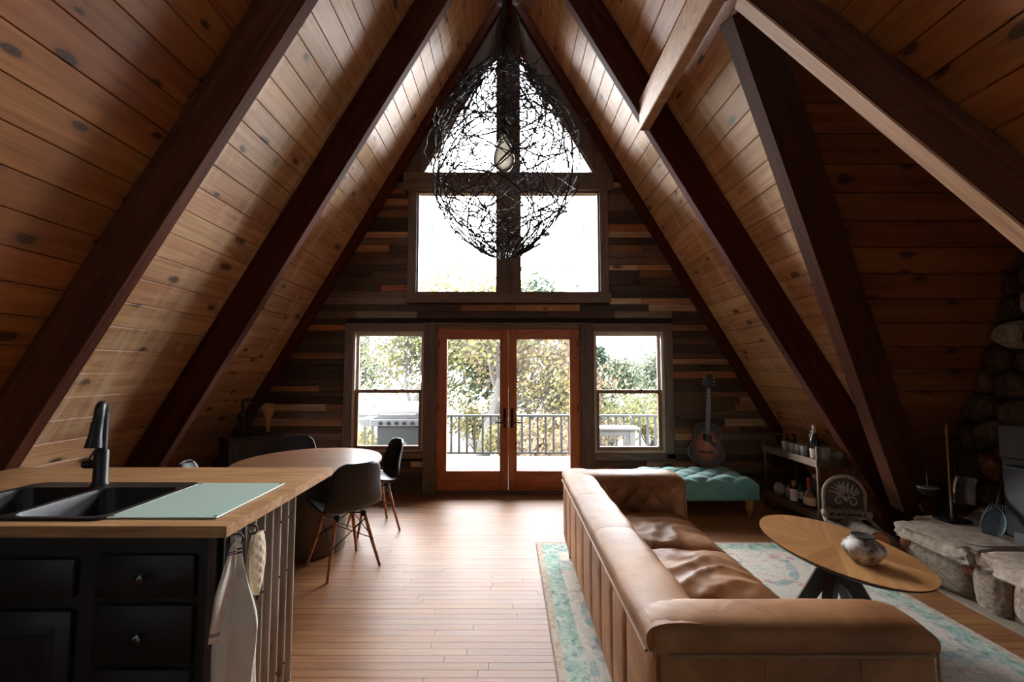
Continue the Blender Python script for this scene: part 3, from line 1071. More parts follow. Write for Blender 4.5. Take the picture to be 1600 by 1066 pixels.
for sx in (-.33, .33):
    for sy in (-.2, .2):
        M().lathe([(.03, -.012), (.035, 0), (.03, .012)], (0, 0, 0), 12, look_mat(Vector((sx, sy, .035)), (1, 0, 0))).build('wheel', MAT['black_iron'], g, True)

def text_obj(body, size, mat, parent, mat4, name='lettering', extrude=.001):
    cu = bpy.data.curves.new(name, 'FONT')
    cu.body = body
    cu.size = size
    cu.extrude = extrude
    cu.align_x = 'CENTER'
    o = bpy.data.objects.new(name, cu)
    COL.objects.link(o)
    dg = bpy.context.evaluated_depsgraph_get()
    me = bpy.data.meshes.new_from_object(o.evaluated_get(dg))
    bpy.data.objects.remove(o)
    me.materials.clear()
    me.materials.append(mat)
    return place(name, me, mat4, parent)
MAT['white_print'] = plain('white_print', (120, 122, 120), 0.6, var=0.05)
text_obj('anla', .075, MAT['white_print'], g, frame((.075, -.252, .44), (1, 0, 0), (0, 0, 1), (0, -1, 0)))

# white bench ---------------------------------------------------------
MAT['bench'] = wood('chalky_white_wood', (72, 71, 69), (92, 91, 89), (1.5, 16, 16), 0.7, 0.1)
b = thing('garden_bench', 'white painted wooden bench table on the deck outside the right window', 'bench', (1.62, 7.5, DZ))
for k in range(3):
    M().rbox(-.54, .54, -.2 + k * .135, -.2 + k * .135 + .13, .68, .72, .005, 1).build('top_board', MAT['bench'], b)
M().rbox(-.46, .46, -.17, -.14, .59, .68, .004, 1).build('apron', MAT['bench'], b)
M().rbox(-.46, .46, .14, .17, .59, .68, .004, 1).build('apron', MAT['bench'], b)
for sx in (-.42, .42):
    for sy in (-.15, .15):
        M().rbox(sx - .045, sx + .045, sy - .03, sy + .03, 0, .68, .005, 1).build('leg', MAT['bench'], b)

# string lights -------------------------------------------------------
MAT['cable'] = plain('black_cable', (24, 24, 26), 0.6)
MAT['bulb_dim'] = plain('unlit_bulb', (96, 96, 94), 0.15, spec=0.8)
for s, lb in ((-1, 'string of small unlit bulbs falling to the left across the upper windows'), (1, 'string of small unlit bulbs falling to the right across the upper and right windows')):
    P0, P1 = Vector((s * .12, YB + .135, 5.6)), Vector((s * 3.25, 8.63, .66))
    t = thing('string_lights', lb, 'string lights', tuple(P0))
    pts = []
    for i in range(25):
        f = i / 24
        p = P0.lerp(P1, f)
        p.z -= .22 * 4 * f * (1 - f)
        pts.append(p)
    M().tube(pts, .006, 5).build('cable', MAT['cable'], t, True, world=True)
    for i in range(2, 24, 3):
        p = pts[i]
        so = M().lathe([(.012, 0), (.012, -.05), (.009, -.055)], tuple(p), 8).build('socket', MAT['cable'], t, True, world=True)
        M().lathe([(.010, -.052), (.024, -.085), (.026, -.105), (.016, -.13), (.0, -.138)], tuple(p), 10).build('bulb', MAT['bulb_dim'], t, True, world=True)

# ------------------------------------------------------------------ kitchen island
def butcher():
    m, nt, bs = newmat('butcher_block')
    tc = nd(nt, 'ShaderNodeTexCoord')
    br = nd(nt, 'ShaderNodeTexBrick', i_Scale=1.0)
    br.inputs['Color1'].default_value = rgba((196, 150, 100))
    br.inputs['Color2'].default_value = rgba((170, 118, 72))
    br.inputs['Mortar'].default_value = rgba((158, 108, 66))
    br.inputs['Mortar Size'].default_value = 0.0006
    br.inputs['Brick Width'].default_value = 0.42
    br.inputs['Row Height'].default_value = 0.042
    br.offset = 0.37
    br.squash = 1.3
    nt.links.new(tc.outputs['Object'], br.inputs['Vector'])
    mp = nd(nt, 'ShaderNodeMapping')
    mp.inputs['Scale'].default_value = (2.5, 40, 40)
    nt.links.new(tc.outputs['Object'], mp.inputs[0])
    g = nd(nt, 'ShaderNodeTexNoise', i_Scale=1.0, i_Detail=6.0, i_Distortion=0.6)
    nt.links.new(mp.outputs[0], g.inputs['Vector'])
    c = mixc(nt, 0.55, br.outputs[0], ramp(nt, [(0.3, rgba((132, 84, 46))), (0.7, rgba((216, 172, 124)))], g.outputs[0]).outputs[0])
    nt.links.new(c, bs.inputs['Base Color'])
    bs.inputs['Roughness'].default_value = 0.38
    return m
MAT['butcher'] = butcher()
MAT['cab'] = plain('black_cabinet_paint', (27, 28, 31), 0.42, var=0.12, bump_s=0.05)
MAT['sink'] = plain('black_composite', (20, 20, 22), 0.42, var=0.1, bump_s=0.03, bscale=200)
TOP = .93
# worktop with the sink cut-out
SX0, SX1, SY0, SY1 = -2.40, -1.56, 1.745, 2.31
m = M()
xs, ys = [-2.93, SX0 + .03, SX1 - .03, -1.05], [1.69, SY0 + .03, SY1 - .03, 2.69]
T = .042
vid = {}
for zi, zz in enumerate((TOP - T, TOP)):
    for j in range(4):
        for i_ in range(4):
            vid[(i_, j, zi)] = len(m.v)
            m.v.append((xs[i_] + 2, ys[j] - 2, zz))
for i_ in range(3):
    for j in range(3):
        if (i_, j) == (1, 1):
            continue
        for zi in (0, 1):
            q = [vid[(i_, j, zi)], vid[(i_ + 1, j, zi)], vid[(i_ + 1, j + 1, zi)], vid[(i_, j + 1, zi)]]
            m.f.append(tuple(q))
edges = [((i_, 0), (i_ + 1, 0)) for i_ in range(3)] + [((3, j), (3, j + 1)) for j in range(3)] + [((i_ + 1, 3), (i_, 3)) for i_ in range(3)] + [((0, j + 1), (0, j)) for j in range(3)]
edges += [((1, 1), (1, 2)), ((1, 2), (2, 2)), ((2, 2), (2, 1)), ((2, 1), (1, 1))]
for a, b_ in edges:
    m.f.append((vid[(*a, 0)], vid[(*b_, 0)], vid[(*b_, 1)], vid[(*a, 1)]))
o = m.build('worktop', MAT['butcher'])
o.location = (-2, 2, 0)
tag(o, 'butcher block worktop of the kitchen island around the black sink', 'worktop')

# cabinet carcass with drawers and door
cab = thing('island_cabinet', 'black painted kitchen island cabinet under the butcher block top', 'cabinet', (-1.95, 2.0, 0))
CF = 1.725
m = M().bx(-2.86, -1.10, CF, 2.29, .09, .60).bx(-2.86, -2.45, CF, 2.29, .60, TOP - T).bx(-1.52, -1.10, CF, 2.29, .60, TOP - T).bx(-2.45, -1.52, CF, CF + .02, .60, TOP - T).bx(-2.45, -1.52, 2.27, 2.29, .60, TOP - T).bx(-2.83, -1.13, CF + .05, 2.27, 0, .09)
m.build('body', MAT['cab'], cab, world=True)
def front(x0, x1, z0, z1, nm, knob=True, panel=False):
    d = M().rbox(x0, x1, CF - .02, CF - .001, z0, z1, .007, 2).build(nm, MAT['cab'], cab, True, 30, world=True)
    if panel:
        pm = M()
        pm.v = []
        a, b_ = .055, .075
        ya, yb_ = CF - .0205, CF - .013
        o4 = [(x0 + a, ya, z0 + a), (x1 - a, ya, z0 + a), (x1 - a, ya, z1 - a), (x0 + a, ya, z1 - a)]
        i4 = [(x0 + b_, CF - .028, z0 + b_), (x1 - b_, CF - .028, z0 + b_), (x1 - b_, CF - .028, z1 - b_), (x0 + b_, CF - .028, z1 - b_)]
        pm.v = o4 + i4
        pm.f = [(4, 5, 6, 7)] + [(k, (k + 1) % 4, 4 + (k + 1) % 4, 4 + k) for k in range(4)]
        pm.v = [tuple(WORLD[cab.name].inverted() @ Vector(p)) for p in pm.v]
        pm.build('raised_panel', MAT['cab'], d)
    if knob:
        kx = (x0 + x1) / 2
        kz = (z0 + z1) / 2
        mt = look_mat(WORLD[cab.name].inverted() @ Vector((kx, CF - .02, kz)), (0, -1, 0))
        M().lathe([(.009, 0), (.008, .012), (.013, .018), (.020, .024), (.021, .030), (.015, .036), (.009, .038)], (0, 0, 0), 10, mt).build('knob', MAT['knob'], d, True, 25)
MAT['knob'] = plain('faceted_dark_glass_knob', (30, 30, 32), 0.12, spec=1.0, var=0.3)
front(-1.545, -1.175, .660, .818, 'drawer')
front(-1.545, -1.175, .425, .635, 'drawer')
front(-1.545, -1.175, .185, .405, 'drawer')
front(-2.06, -1.625, .660, .803, 'drawer_front', False)
front(-2.06, -1.625, .11, .614, 'cabinet_door', False, True)
front(-2.52, -2.085, .660, .803, 'drawer_front', False)
front(-2.52, -2.085, .11, .614, 'cabinet_door', False, True)
M().bx(-1.13, -1.10, CF - .012, CF, 0, TOP - T).build('corner_strip', MAT['post'], cab, world=True)

# corrugated side panel
def corrugated():
    m, nt, bs = newmat('rusty_galvanised_steel')
    tc = nd(nt, 'ShaderNodeTexCoord')
    mp = nd(nt, 'ShaderNodeMapping')
    mp.inputs['Scale'].default_value = (6, 12, 1.2)
    nt.links.new(tc.outputs['Object'], mp.inputs[0])
    n = nd(nt, 'ShaderNodeTexNoise', i_Scale=1.0, i_Detail=7.0, i_Roughness=0.7)
    nt.links.new(mp.outputs[0], n.inputs['Vector'])
    n2 = nd(nt, 'ShaderNodeTexNoise', i_Scale=9.0, i_Detail=6.0, i_Roughness=0.7)
    nt.links.new(tc.outputs['Object'], n2.inputs['Vector'])
    c = ramp(nt, [(0.35, rgba((120, 112, 104))), (0.65, rgba((186, 184, 180)))], n.outputs[0]).outputs[0]
    c = mixc(nt, ramp(nt, [(0.60, (0, 0, 0)), (0.72, (1, 1, 1))], n2.outputs[0]).outputs[0], c, rgba((104, 78, 58)))
    nt.links.new(c, bs.inputs['Base Color'])
    bs.inputs['Metallic'].default_value = 0.85
    bs.inputs['Roughness'].default_value = 0.42
    return m
pitch = .070
m = M().grid(lambda u, v: (-1.080 + .013 * math.cos(2 * PI * (1.709 + u * .588 - 1.709) / pitch), 1.709 + u * .588, v * (TOP - T - .001)), 110, 2)
back = len(m.v)
m.v += [(p[0] - .0015, p[1], p[2]) for p in m.v[:back]]
m.f += [tuple(back + i_ for i_ in reversed(f)) for f in m.f[:]]
cp = centred(m, 'corrugated_panel', corrugated(), 'corrugated galvanised steel sheet covering the end of the island', 'metal panel', (-1.08, 2.0, 0), smooth=True)
for yy in (1.988, 2.128, 2.198):
    for zz in (.80, .55, .12):
        ym = 1.709 + round((yy - 1.709) / pitch) * pitch
        M().lathe([(.006, 0), (.006, .003), (.003, .005)], (0, 0, 0), 8, look_mat(Vector((.011, ym - 2.0, zz)), (1, 0, 0))).build('screw', MAT['black_iron'], cp, True)

# double sink ---------------------------------------------------------
sk = thing('double_sink', 'black double bowl drop-in sink in the island worktop', 'sink', (-1.98, 2.03, TOP))
def bowl(x0, x1, y0, y1, z0, z1, r=.06):
    def loop(x0, x1, y0, y1, r, z, n=6):
        out = []
        for cx, cy, a0 in ((x1 - r, y1 - r, 0), (x0 + r, y1 - r, 90), (x0 + r, y0 + r, 180), (x1 - r, y0 + r, 270)):
            for k in range(n + 1):
                a = R(a0 + 90 * k / n)
                out.append((cx + r * math.cos(a), cy + r * math.sin(a), z))
        return out
    return loop
lp = bowl(0, 0, 0, 0, 0, 0)
def rim_mesh():
    m = M()
    # raised rim with two bowl openings, made from loops
    outer = lp(SX0, SX1, SY0, SY1, .05, TOP + .001)
    outer_t = lp(SX0 + .006, SX1 - .006, SY0 + .006, SY1 - .006, .046, TOP + .009)
    n = len(outer)
    m.v = outer + outer_t
    m.f = [(k, (k + 1) % n, n + (k + 1) % n, n + k) for k in range(n)]
    return m, outer_t
m, outer_t = rim_mesh()
BY0, BY1 = SY0 + .028, SY1 - .105
xm = (SX0 + SX1) / 2
holes = []
for (a, b_) in ((SX0 + .035, xm - .014), (xm + .014, SX1 - .035)):
    holes.append(lp(a, b_, BY0, BY1, .055, TOP + .009))
# deck surface with holes through bmesh triangle fill
bm = bmesh.new()
allv = []
for loop in [outer_t] + holes:
    vs_ = [bm.verts.new(p) for p in loop]
    for k in range(len(vs_)):
        bm.edges.new((vs_[k], vs_[(k + 1) % len(vs_)]))
bmesh.ops.triangle_fill(bm, use_beauty=True, use_dissolve=False, edges=bm.edges[:])
bm.verts.index_update()
m.add([p.co.copy() for p in bm.verts], [[q.index for q in f.verts] for f in bm.faces])
bm.free()
m.build('rim', MAT['sink'], sk, True, 25, world=True)
for (a, b_), zdrop in zip(((SX0 + .035, xm - .014), (xm + .014, SX1 - .035)), (.20, .20)):
    bmh = M()
    loops = [lp(a, b_, BY0, BY1, .055, TOP + .009), lp(a + .004, b_ - .004, BY0 + .004, BY1 - .004, .055, TOP - .004),
             lp(a + .015, b_ - .015, BY0 + .015, BY1 - .015, .06, TOP - zdrop + .03), lp(a + .04, b_ - .04, BY0 + .04, BY1 - .04, .05, TOP - zdrop)]
    n = len(loops[0])
    for L_ in loops:
        bmh.v += L_
    for q in range(3):
        for k in range(n):
            k2 = (k + 1) % n
            bmh.f.append((q * n + k, q * n + k2, (q + 1) * n + k2, (q + 1) * n + k))
    bmh.f.append(tuple(3 * n + k for k in range(n)))
    bo = bmh.build('bowl', MAT['sink'], sk, True, 40, world=True)
    inv = WORLD[sk.name].inverted()
    c = inv @ Vector(((a + b_) / 2, (BY0 + BY1) / 2, TOP - zdrop + .002))
    M().lathe([(.045, 0), (.045, .004), (.03, .002), (.0, .002)], tuple(c), 16).build('drain', MAT['steel'], bo, True)

# faucet ---------------------------------------------------------------
fx, fy, fz = -2.045, 2.255, TOP + .010
fa = thing('kitchen_faucet', 'tall matt black pull-down faucet behind the sink', 'faucet', (fx, fy, fz), R(34))
M().lathe([(.036, 0), (.036, .006), (.031, .012), (.030, .165), (.027, .172)], (0, 0, 0), 20).build('base', MAT['black_matt'], fa, True)
arc = [(0, 0, .165), (0, 0, .30)]
for k in range(0, 9):
    a = PI * k / 8
    arc.append((-.002 * k / 8, -.055 + .055 * math.cos(a), .345 + .055 * math.sin(a)))
arc.append((-.008, -.115, .30))
M().tube(arc, [.021] * len(arc), 14).build('spout', MAT['black_matt'], fa, True)
M().lathe([(.024, 0), (.024, .02), (.026, .06), (.034, .115), (.034, .122), (.0, .122)], (0, 0, 0), 18, look_mat(Vector((-.006, -.113, .32)), (-.06, -.12, -1))).build('spray_head', MAT['black_matt'], fa, True)
hd = M().lathe([(.021, 0), (.022, .02), (.022, .055), (.018, .062), (0, .064)], (0, 0, 0), 16, look_mat(Vector((-.020, .013, .10)), (-.83, .56, 0))).build('handle', MAT['black_matt'], fa, True)
M().tube([(-.055, .04, .115), (-.04, .055, .15), (-.02, .06, .19)], [.006, .006, .005], 8).build('lever', MAT['black_matt'], hd, True)

# glass board ----------------------------------------------------------
m = M().rbox(-1.575, -1.14, 1.768, 2.30, TOP + .0005, TOP + .0065, .002, 1)
gb = centred(m, 'glass_cutting_board', plain('mint_frosted_glass', (176, 200, 186), 0.35, var=0.04, scale=60, c2=(186, 208, 195), bump_s=0.06, bscale=150), 'pale mint frosted glass cutting board beside the sink', 'cutting board', (-1.36, 2.03, TOP))
for (xx, yy) in ((-1.56, 1.785), (-1.155, 1.785), (-1.56, 2.285), (-1.155, 2.285)):
    M().lathe([(.007, .0065), (.007, .0075), (.0, .008)], (xx + 1.36, yy - 2.03, 0), 8).build('rubber_pad', MAT['black_matt'], gb)

# hooks, towel, oven mitt ------------------------------------------------
def hook(y, z, label):
    t = thing('wall_hook', label, 'hook', (-1.069, y, z))
    M().rbox(-.002, .006, -.009, .009, -.02, .03, .002, 1).build('plate', MAT['black_iron'], t)
    pts = [(.004, 0, .015), (.03, 0, .018)]
    for k in range(10):
        a = R(90 - 250 * k / 9)
        pts.append((.035 + .018 * math.cos(a), 0, .0 + .018 * math.sin(a)))
    M().tube(pts, .0035, 6).build('ring', MAT['black_iron'], t, True)
hook(1.742, .865, 'black iron hook holding the striped towel')
hook(1.835, .868, 'curled black iron hook holding the quilted mitt')

def towel_mat():
    m, nt, bs = newmat('linen_towel')
    at = nd(nt, 'ShaderNodeUVMap')
    sp = nd(nt, 'ShaderNodeSeparateXYZ')
    nt.links.new(at.outputs[0], sp.inputs[0])
    def band(c, w):
        d = math_(nt, 'ABSOLUTE', math_(nt, 'SUBTRACT', sp.outputs[1], c))
        return math_(nt, 'LESS_THAN', d, w)
    s = math_(nt, 'ADD', math_(nt, 'ADD', band(.905, .006), band(.925, .006)), math_(nt, 'ADD', band(.065, .006), band(.088, .006)))
    tc = nd(nt, 'ShaderNodeTexCoord')
    n = nd(nt, 'ShaderNodeTexNoise', i_Scale=260.0, i_Detail=2.0)
    nt.links.new(tc.outputs['Object'], n.inputs['Vector'])
    c = mixc(nt, s, ramp(nt, [(0.3, rgba((226, 218, 204))), (0.7, rgba((244, 238, 228)))], n.outputs[0]).outputs[0], rgba((72, 66, 72)))
    nt.links.new(c, bs.inputs['Base Color'])
    bs.inputs['Roughness'].default_value = 0.9
    bs.inputs['Sheen Weight'].default_value = 0.2
    bump(nt, bs, n.outputs[0], 0.3, 0.002)
    return m
def uvmesh(o, nu, nv):
    me = o.data
    uv = me.uv_layers.new(name='UVMap')
    for lpx in me.loops:
        i_ = lpx.vertex_index
        uv.data[lpx.index].uv = ((i_ % nu) / (nu - 1), (i_ // nu) / (nv - 1))
TW = towel_mat()
def towel_pt(u, v):
    # gathered at the hook, falling as a bulging cone of soft folds
    g_ = min(1, v / .55)
    g_ = g_ * g_ * (3 - 2 * g_)
    half = .014 + .074 * g_ + .022 * v
    yy = 1.742 + (u - .5) * 2 * half - .016 * v
    env = math.sin(PI * u) ** .7 if 0 < u < 1 else 0.0
    bulge = (.020 + .060 * g_) * env
    folds = (.006 + .022 * g_) * math.sin(u * PI * 5 + 1.1 * v + .4) * env
    xx = -1.050 + bulge + folds + .004 * math.sin(v * 11 + u * 4) * g_
    zz = .858 - v * (.62 + .03 * math.cos(u * 7)) + .012 * math.sin(PI * u) * (1 - g_)
    return (xx, yy, zz)
nu, nv = 48, 60
m = M().grid(towel_pt, nu, nv)
tw = thing('dish_towel', 'off-white linen dish towel with thin dark stripes hanging on the island', 'towel', (-1.02, 1.742, .55))
o = m.build('cloth', TW, tw, True, 180, world=True)
uvmesh(o, nu, nv)
sd = o.modifiers.new('thick', 'SOLIDIFY')
sd.thickness = .003
def flap_pt(u, v):
    g_ = min(1, v / .5)
    half = .008 + .055 * g_
    return (-1.046 + .02 * math.sin(u * 3.1) + .006 * math.sin(u * 9 + 1), 1.712 - .05 * v + (u - .5) * 2 * half, .85 - v * (.315 + .05 * (u - .5)))
m = M().grid(flap_pt, 20, 24)
o = m.build('cloth_corner', TW, tw, True, 180, world=True)
uvmesh(o, 20, 24)
sd = o.modifiers.new('thick', 'SOLIDIFY')
sd.thickness = .003

def quilt_mat():
    m, nt, bs = newmat('quilted_cotton')
    tc = nd(nt, 'ShaderNodeTexCoord')
    n = nd(nt, 'ShaderNodeTexNoise', i_Scale=150.0)
    nt.links.new(tc.outputs['Object'], n.inputs['Vector'])
    nt.links.new(ramp(nt, [(0.3, rgba((196, 176, 148))), (0.7, rgba((214, 196, 168)))], n.outputs[0]).outputs[0], bs.inputs['Base Color'])
    bs.inputs['Roughness'].default_value = 0.9
    return m
QM = quilt_mat()
mt = thing('oven_mitt', 'beige quilted oven mitt hanging behind the towel', 'oven mitt', (-1.045, 1.868, .72))
def mitt_side(s):
    def fn(u, v):
        ang = v * 1.0
        w = .058 * math.sin(PI * min(1, .12 + v * .95)) ** .55 if v < .9 else .058 * math.sin(PI * min(1, .12 + v * .95)) ** .55
        y_ = (u - .5) * 2 * w
        z_ = .125 - v * .27
        a, b_ = (y_ + z_) / .042, (y_ - z_) / .042
        puff = (abs(math.sin(PI * a)) * abs(math.sin(PI * b_))) ** .5
        edge = max(0, 1 - abs(u - .5) * 2) ** .5 * math.sin(PI * min(1, max(0, v * .97 + .015))) ** .4
        return (s * (.004 + .016 * edge + .006 * puff * edge) + .012, y_, z_)
    return fn
M().grid(mitt_side(1), 30, 44).grid(mitt_side(-1), 30, 44).build('body', QM, mt, True, 180)
M().tube([(.012, -.008, .12), (.012, -.014, .14), (.012, -.022, .155), (.012, -.026, .145), (.012, -.02, .125)], .004, 6).build('loop', QM, mt, True)

# ------------------------------------------------------------------ dining table and chairs
MAT['table_wood'] = wood('walnut_table_top', (92, 56, 36), (156, 110, 78), (1.0, 9, 9), 0.45, 0.0, bump_s=0.05, coat=0.0, rnd=False, spec=0.3)
dt = thing('dining_table', 'oval wooden dining table on a dark drum pedestal behind the island', 'table', (-1.68, 3.80, 0))
m = M().lathe([(.0, .720), (.985, .720), (1.0, .726), (1.0, .744), (.99, .75), (0, .75)], (0, 0, 0), 72, None, .585, .62)
m.build('table_top', MAT['table_wood'], dt, True, 40)
M().lathe([(.28, 0), (.285, .01), (.285, .695), (.25, .72)], (-.01, .07, 0), 48).build('drum_base', plain('grey_brown_drum', (92, 78, 68), 0.5, var=0.15, scale=4), dt, True)

MAT['shell'] = plain('black_moulded_plastic', (28, 28, 29), 0.42, var=0.08, bump_s=0.02, bscale=300)
MAT['leg_wood'] = wood('beech_dowel', (150, 92, 56), (190, 128, 84), (20, 20, 2), 0.45, 0.1)
PROF = [(.235, .418), (.228, .434), (.19, .443), (.12, .440), (.04, .432), (-.04, .428), (-.11, .434), (-.165, .458), (-.20, .505), (-.222, .57), (-.238, .64), (-.252, .71), (-.262, .765), (-.268, .80), (-.270, .822)]
HW = [.165, .195, .215, .228, .233, .233, .232, .230, .226, .220, .212, .200, .184, .160, .105]
def lerp_list(L_, t):
    f = t * (len(L_) - 1)
    i_ = min(int(f), len(L_) - 2)
    f -= i_
    a, b_ = L_[i_], L_[i_ + 1]
    return tuple(p + (q - p) * f for p, q in zip(a, b_)) if isinstance(a, tuple) else a + (b_ - a) * f
def shell_pt(u, v):
    y_, z_ = lerp_list(PROF, v)
    hw = lerp_list(HW, v)
    s = (u - .5) * 2
    seat = max(0, 1 - v / .55)
    bk = max(0, min(1, (v - .45) / .25))
    side = abs(s) ** 2.4
    z_ += side * (.055 * min(1, seat * 2.2) * (1 if v > .12 else v / .12) + .02 * (1 - bk))
    y_ += side * .075 * bk * (1 - .5 * max(0, (v - .75) / .25))
    return (s * hw, y_, z_)
shell_me = None
def chair(x, y, rz, label):
    global shell_me
    t = thing('dining_chair', label, 'chair', (x, y, 0), R(rz), 'black shell dining chairs')
    if shell_me is None:
        shell_me = {}
        # inner and outer skin of the moulded shell
        m = M().grid(shell_pt, 26, 46)
        shell_me['seat_shell'] = m.mesh('seat_shell', MAT['shell'], True, 180)
        lg = M().tube([(0, 0, 0), (.05, .045, .20), (.098, .086, .415)], [.0105, .0135, .0145], 10)
        shell_me['leg'] = lg.mesh('leg', MAT['leg_wood'], True)
        br = M()
        T4 = [(-.115, -.115), (.115, -.115), (.115, .115), (-.115, .115)]
        for k in range(4):
            a, b_ = T4[k], T4[(k + 1) % 4]
            lo = lambda p, f: (p[0] * (1 + .85 * f), p[1] * (1 + .85 * f), .40 - .40 * f)
            br.tube([lo(a, .08), lo(b_, .48)], .0038, 6)
            br.tube([lo(b_, .08), lo(a, .48)], .0038, 6)
        br.tube([(-.115, -.115, .405), (.115, .115, .405)], .006, 6)
        br.tube([(.115, -.115, .405), (-.115, .115, .405)], .006, 6)
        shell_me['wire_brace'] = br.mesh('wire_brace', MAT['black_iron'], True)
        mt_ = M()
        for p in T4:
            mt_.lathe([(.02, 0), (.02, .035), (.014, .04)], (p[0] * .93, p[1] * .93, .385), 10)
        shell_me['mount'] = mt_.mesh('mount', MAT['black_iron'], True)
    o = place('seat_shell', shell_me['seat_shell'], Matrix.Identity(4), t)
    sd = o.modifiers.new('thick', 'SOLIDIFY')
    sd.thickness = .010
    sd.offset = 0
    for (sx, sy) in ((-1, -1), (1, -1), (1, 1), (-1, 1)):
        # leg mesh starts at the foot and rises towards the middle
        a = math.atan2(-sy, -sx) - math.atan2(.086, .098)
        place('leg', shell_me['leg'], Matrix.Translation((sx * .205, sy * .195, 0)) @ Matrix.Rotation(a, 4, 'Z'), t)
    place('wire_brace', shell_me['wire_brace'], Matrix.Identity(4), t)
    place('mount', shell_me['mount'], Matrix.Identity(4), t)
chair(-1.28, 3.53, 45, 'nearest black shell dining chair with wooden dowel legs, seen from behind by the island')
chair(-1.30, 4.36, 122, 'black shell dining chair standing in front of the barbecue window')
chair(-2.12, 4.48, 210, 'black shell dining chair at the far side of the table before the rusty metal box')
chair(-2.21, 3.47, -67, 'black shell dining chair almost hidden behind the island worktop')

# rusty metal box with lamps ------------------------------------------------
def rust():
    m, nt, bs = newmat('rusty_black_steel')
    tc = nd(nt, 'ShaderNodeTexCoord')
    n = nd(nt, 'ShaderNodeTexNoise', i_Scale=5.0, i_Detail=9.0, i_Roughness=0.7)
    nt.links.new(tc.outputs['Object'], n.inputs['Vector'])
    nt.links.new(ramp(nt, [(0.42, rgba((44, 40, 38))), (0.6, rgba((74, 60, 50))), (0.72, rgba((122, 74, 46)))], n.outputs[0]).outputs[0], bs.inputs['Base Color'])
    bs.inputs['Metallic'].default_value = 0.35
    bs.inputs['Roughness'].default_value = 0.6
    bump(nt, bs, n.outputs[0], 0.3, 0.005)
    return m
RU = rust()
bxz = .80
P0 = Vector((-2.88, 4.62, 0))
P1 = Vector((-2.56, 5.05, 0))
ang = math.atan2(P1.y - P0.y, P1.x - P0.x)
bt = thing('metal_box', 'tall rusty black metal box in the left corner behind the table', 'metal box', tuple(P0), ang)
LB = (P1 - P0).length
M().rbox(0, LB, .004, .26, .02, bxz - .03, .006, 1).build('body', RU, bt)
M().rbox(-.008, LB + .008, -.006, .268, bxz - .03, bxz, .005, 1).build('lid', RU, bt)
M().rbox(.03, LB - .03, -.001, .006, .08, bxz - .08, .003, 1).build('door', RU, bt)
for sx in (.03, LB - .03):
    for sy in (.04, .22):
        M().bx(sx - .015, sx + .015, sy - .015, sy + .015, 0, .02).build('foot', MAT['black_iron'], bt)

lw = WORLD[bt.name] @ Vector((.17, .13, bxz))
pl = thing('pipe_lamp', 'dark iron pipe lamp with caged glass cylinder on the metal box', 'lamp', tuple(lw))
IR = MAT['black_iron']
M().lathe([(.075, 0), (.075, .012), (.03, .02), (.025, .05), (.05, .06)], (0, 0, 0), 18).build('base', IR, pl, True)
M().lathe([(.046, .06), (.050, .065), (.050, .20), (.046, .205)], (0, 0, 0), 18).build('glass', glass_mat('smoky_glass', (150, 140, 128), .05), pl, True)
M().lathe([(.054, .20), (.052, .22), (.04, .245), (.02, .26), (.012, .265)], (0, 0, 0), 18).build('dome', IR, pl, True)
cg = M()
for k in range(6):
    a = 2 * PI * k / 6
    cg.tube([(.054 * math.cos(a), .054 * math.sin(a), .06), (.054 * math.cos(a), .054 * math.sin(a), .205)], .003, 5)
cg.build('cage', IR, pl, True)
M().tube([(0, 0, .26), (0, 0, .375), (.02, 0, .39), (.14, .02, .385), (.155, .02, .37), (.15, .02, .30), (.11, .02, .20), (.085, .02, .10), (.05, .01, .07)], .011, 8).build('pipe', IR, pl, True)

lw = WORLD[bt.name] @ Vector((.43, .10, bxz))
eb = thing('bulb_lamp', 'large clear glow bulb standing on a brass socket on the metal box', 'lamp', tuple(lw))
M().lathe([(.045, 0), (.045, .01), (.018, .016), (.018, .022)], (0, 0, 0), 18).build('base', IR, eb, True)
M().lathe([(.017, .02), (.019, .03), (.019, .06), (.024, .07), (.024, .095), (.018, .105)], (0, 0, 0), 16).build('socket', MAT['brass'], eb, True)
M().lathe([(.018, .10), (.026, .15), (.05, .20), (.068, .25), (.070, .285), (.058, .325), (.03, .345), (0, .350)], (0, 0, 0), 20).build('bulb', clear_mat('amber_bulb_glass', (240, 206, 150), .38, .05), eb, True)
M().lathe([(.012, .105), (.020, .15), (.042, .20), (.056, .245)], (0, 0, 0), 20).build('gold_funnel', plain('gold_lustre', (226, 160, 92), 0.4, metal=0.3), eb, True)
fl = M()
for k in range(6):
    a = 2 * PI * k / 6
    fl.tube([(.006 * math.cos(a), .006 * math.sin(a), .10), (.012 * math.cos(a), .012 * math.sin(a), .18), (.034 * math.cos(a), .034 * math.sin(a), .27), (.012 * math.cos(a + .5), .012 * math.sin(a + .5), .20)], .0022, 5)
fl.build('filament', MAT['brass'], eb, True)

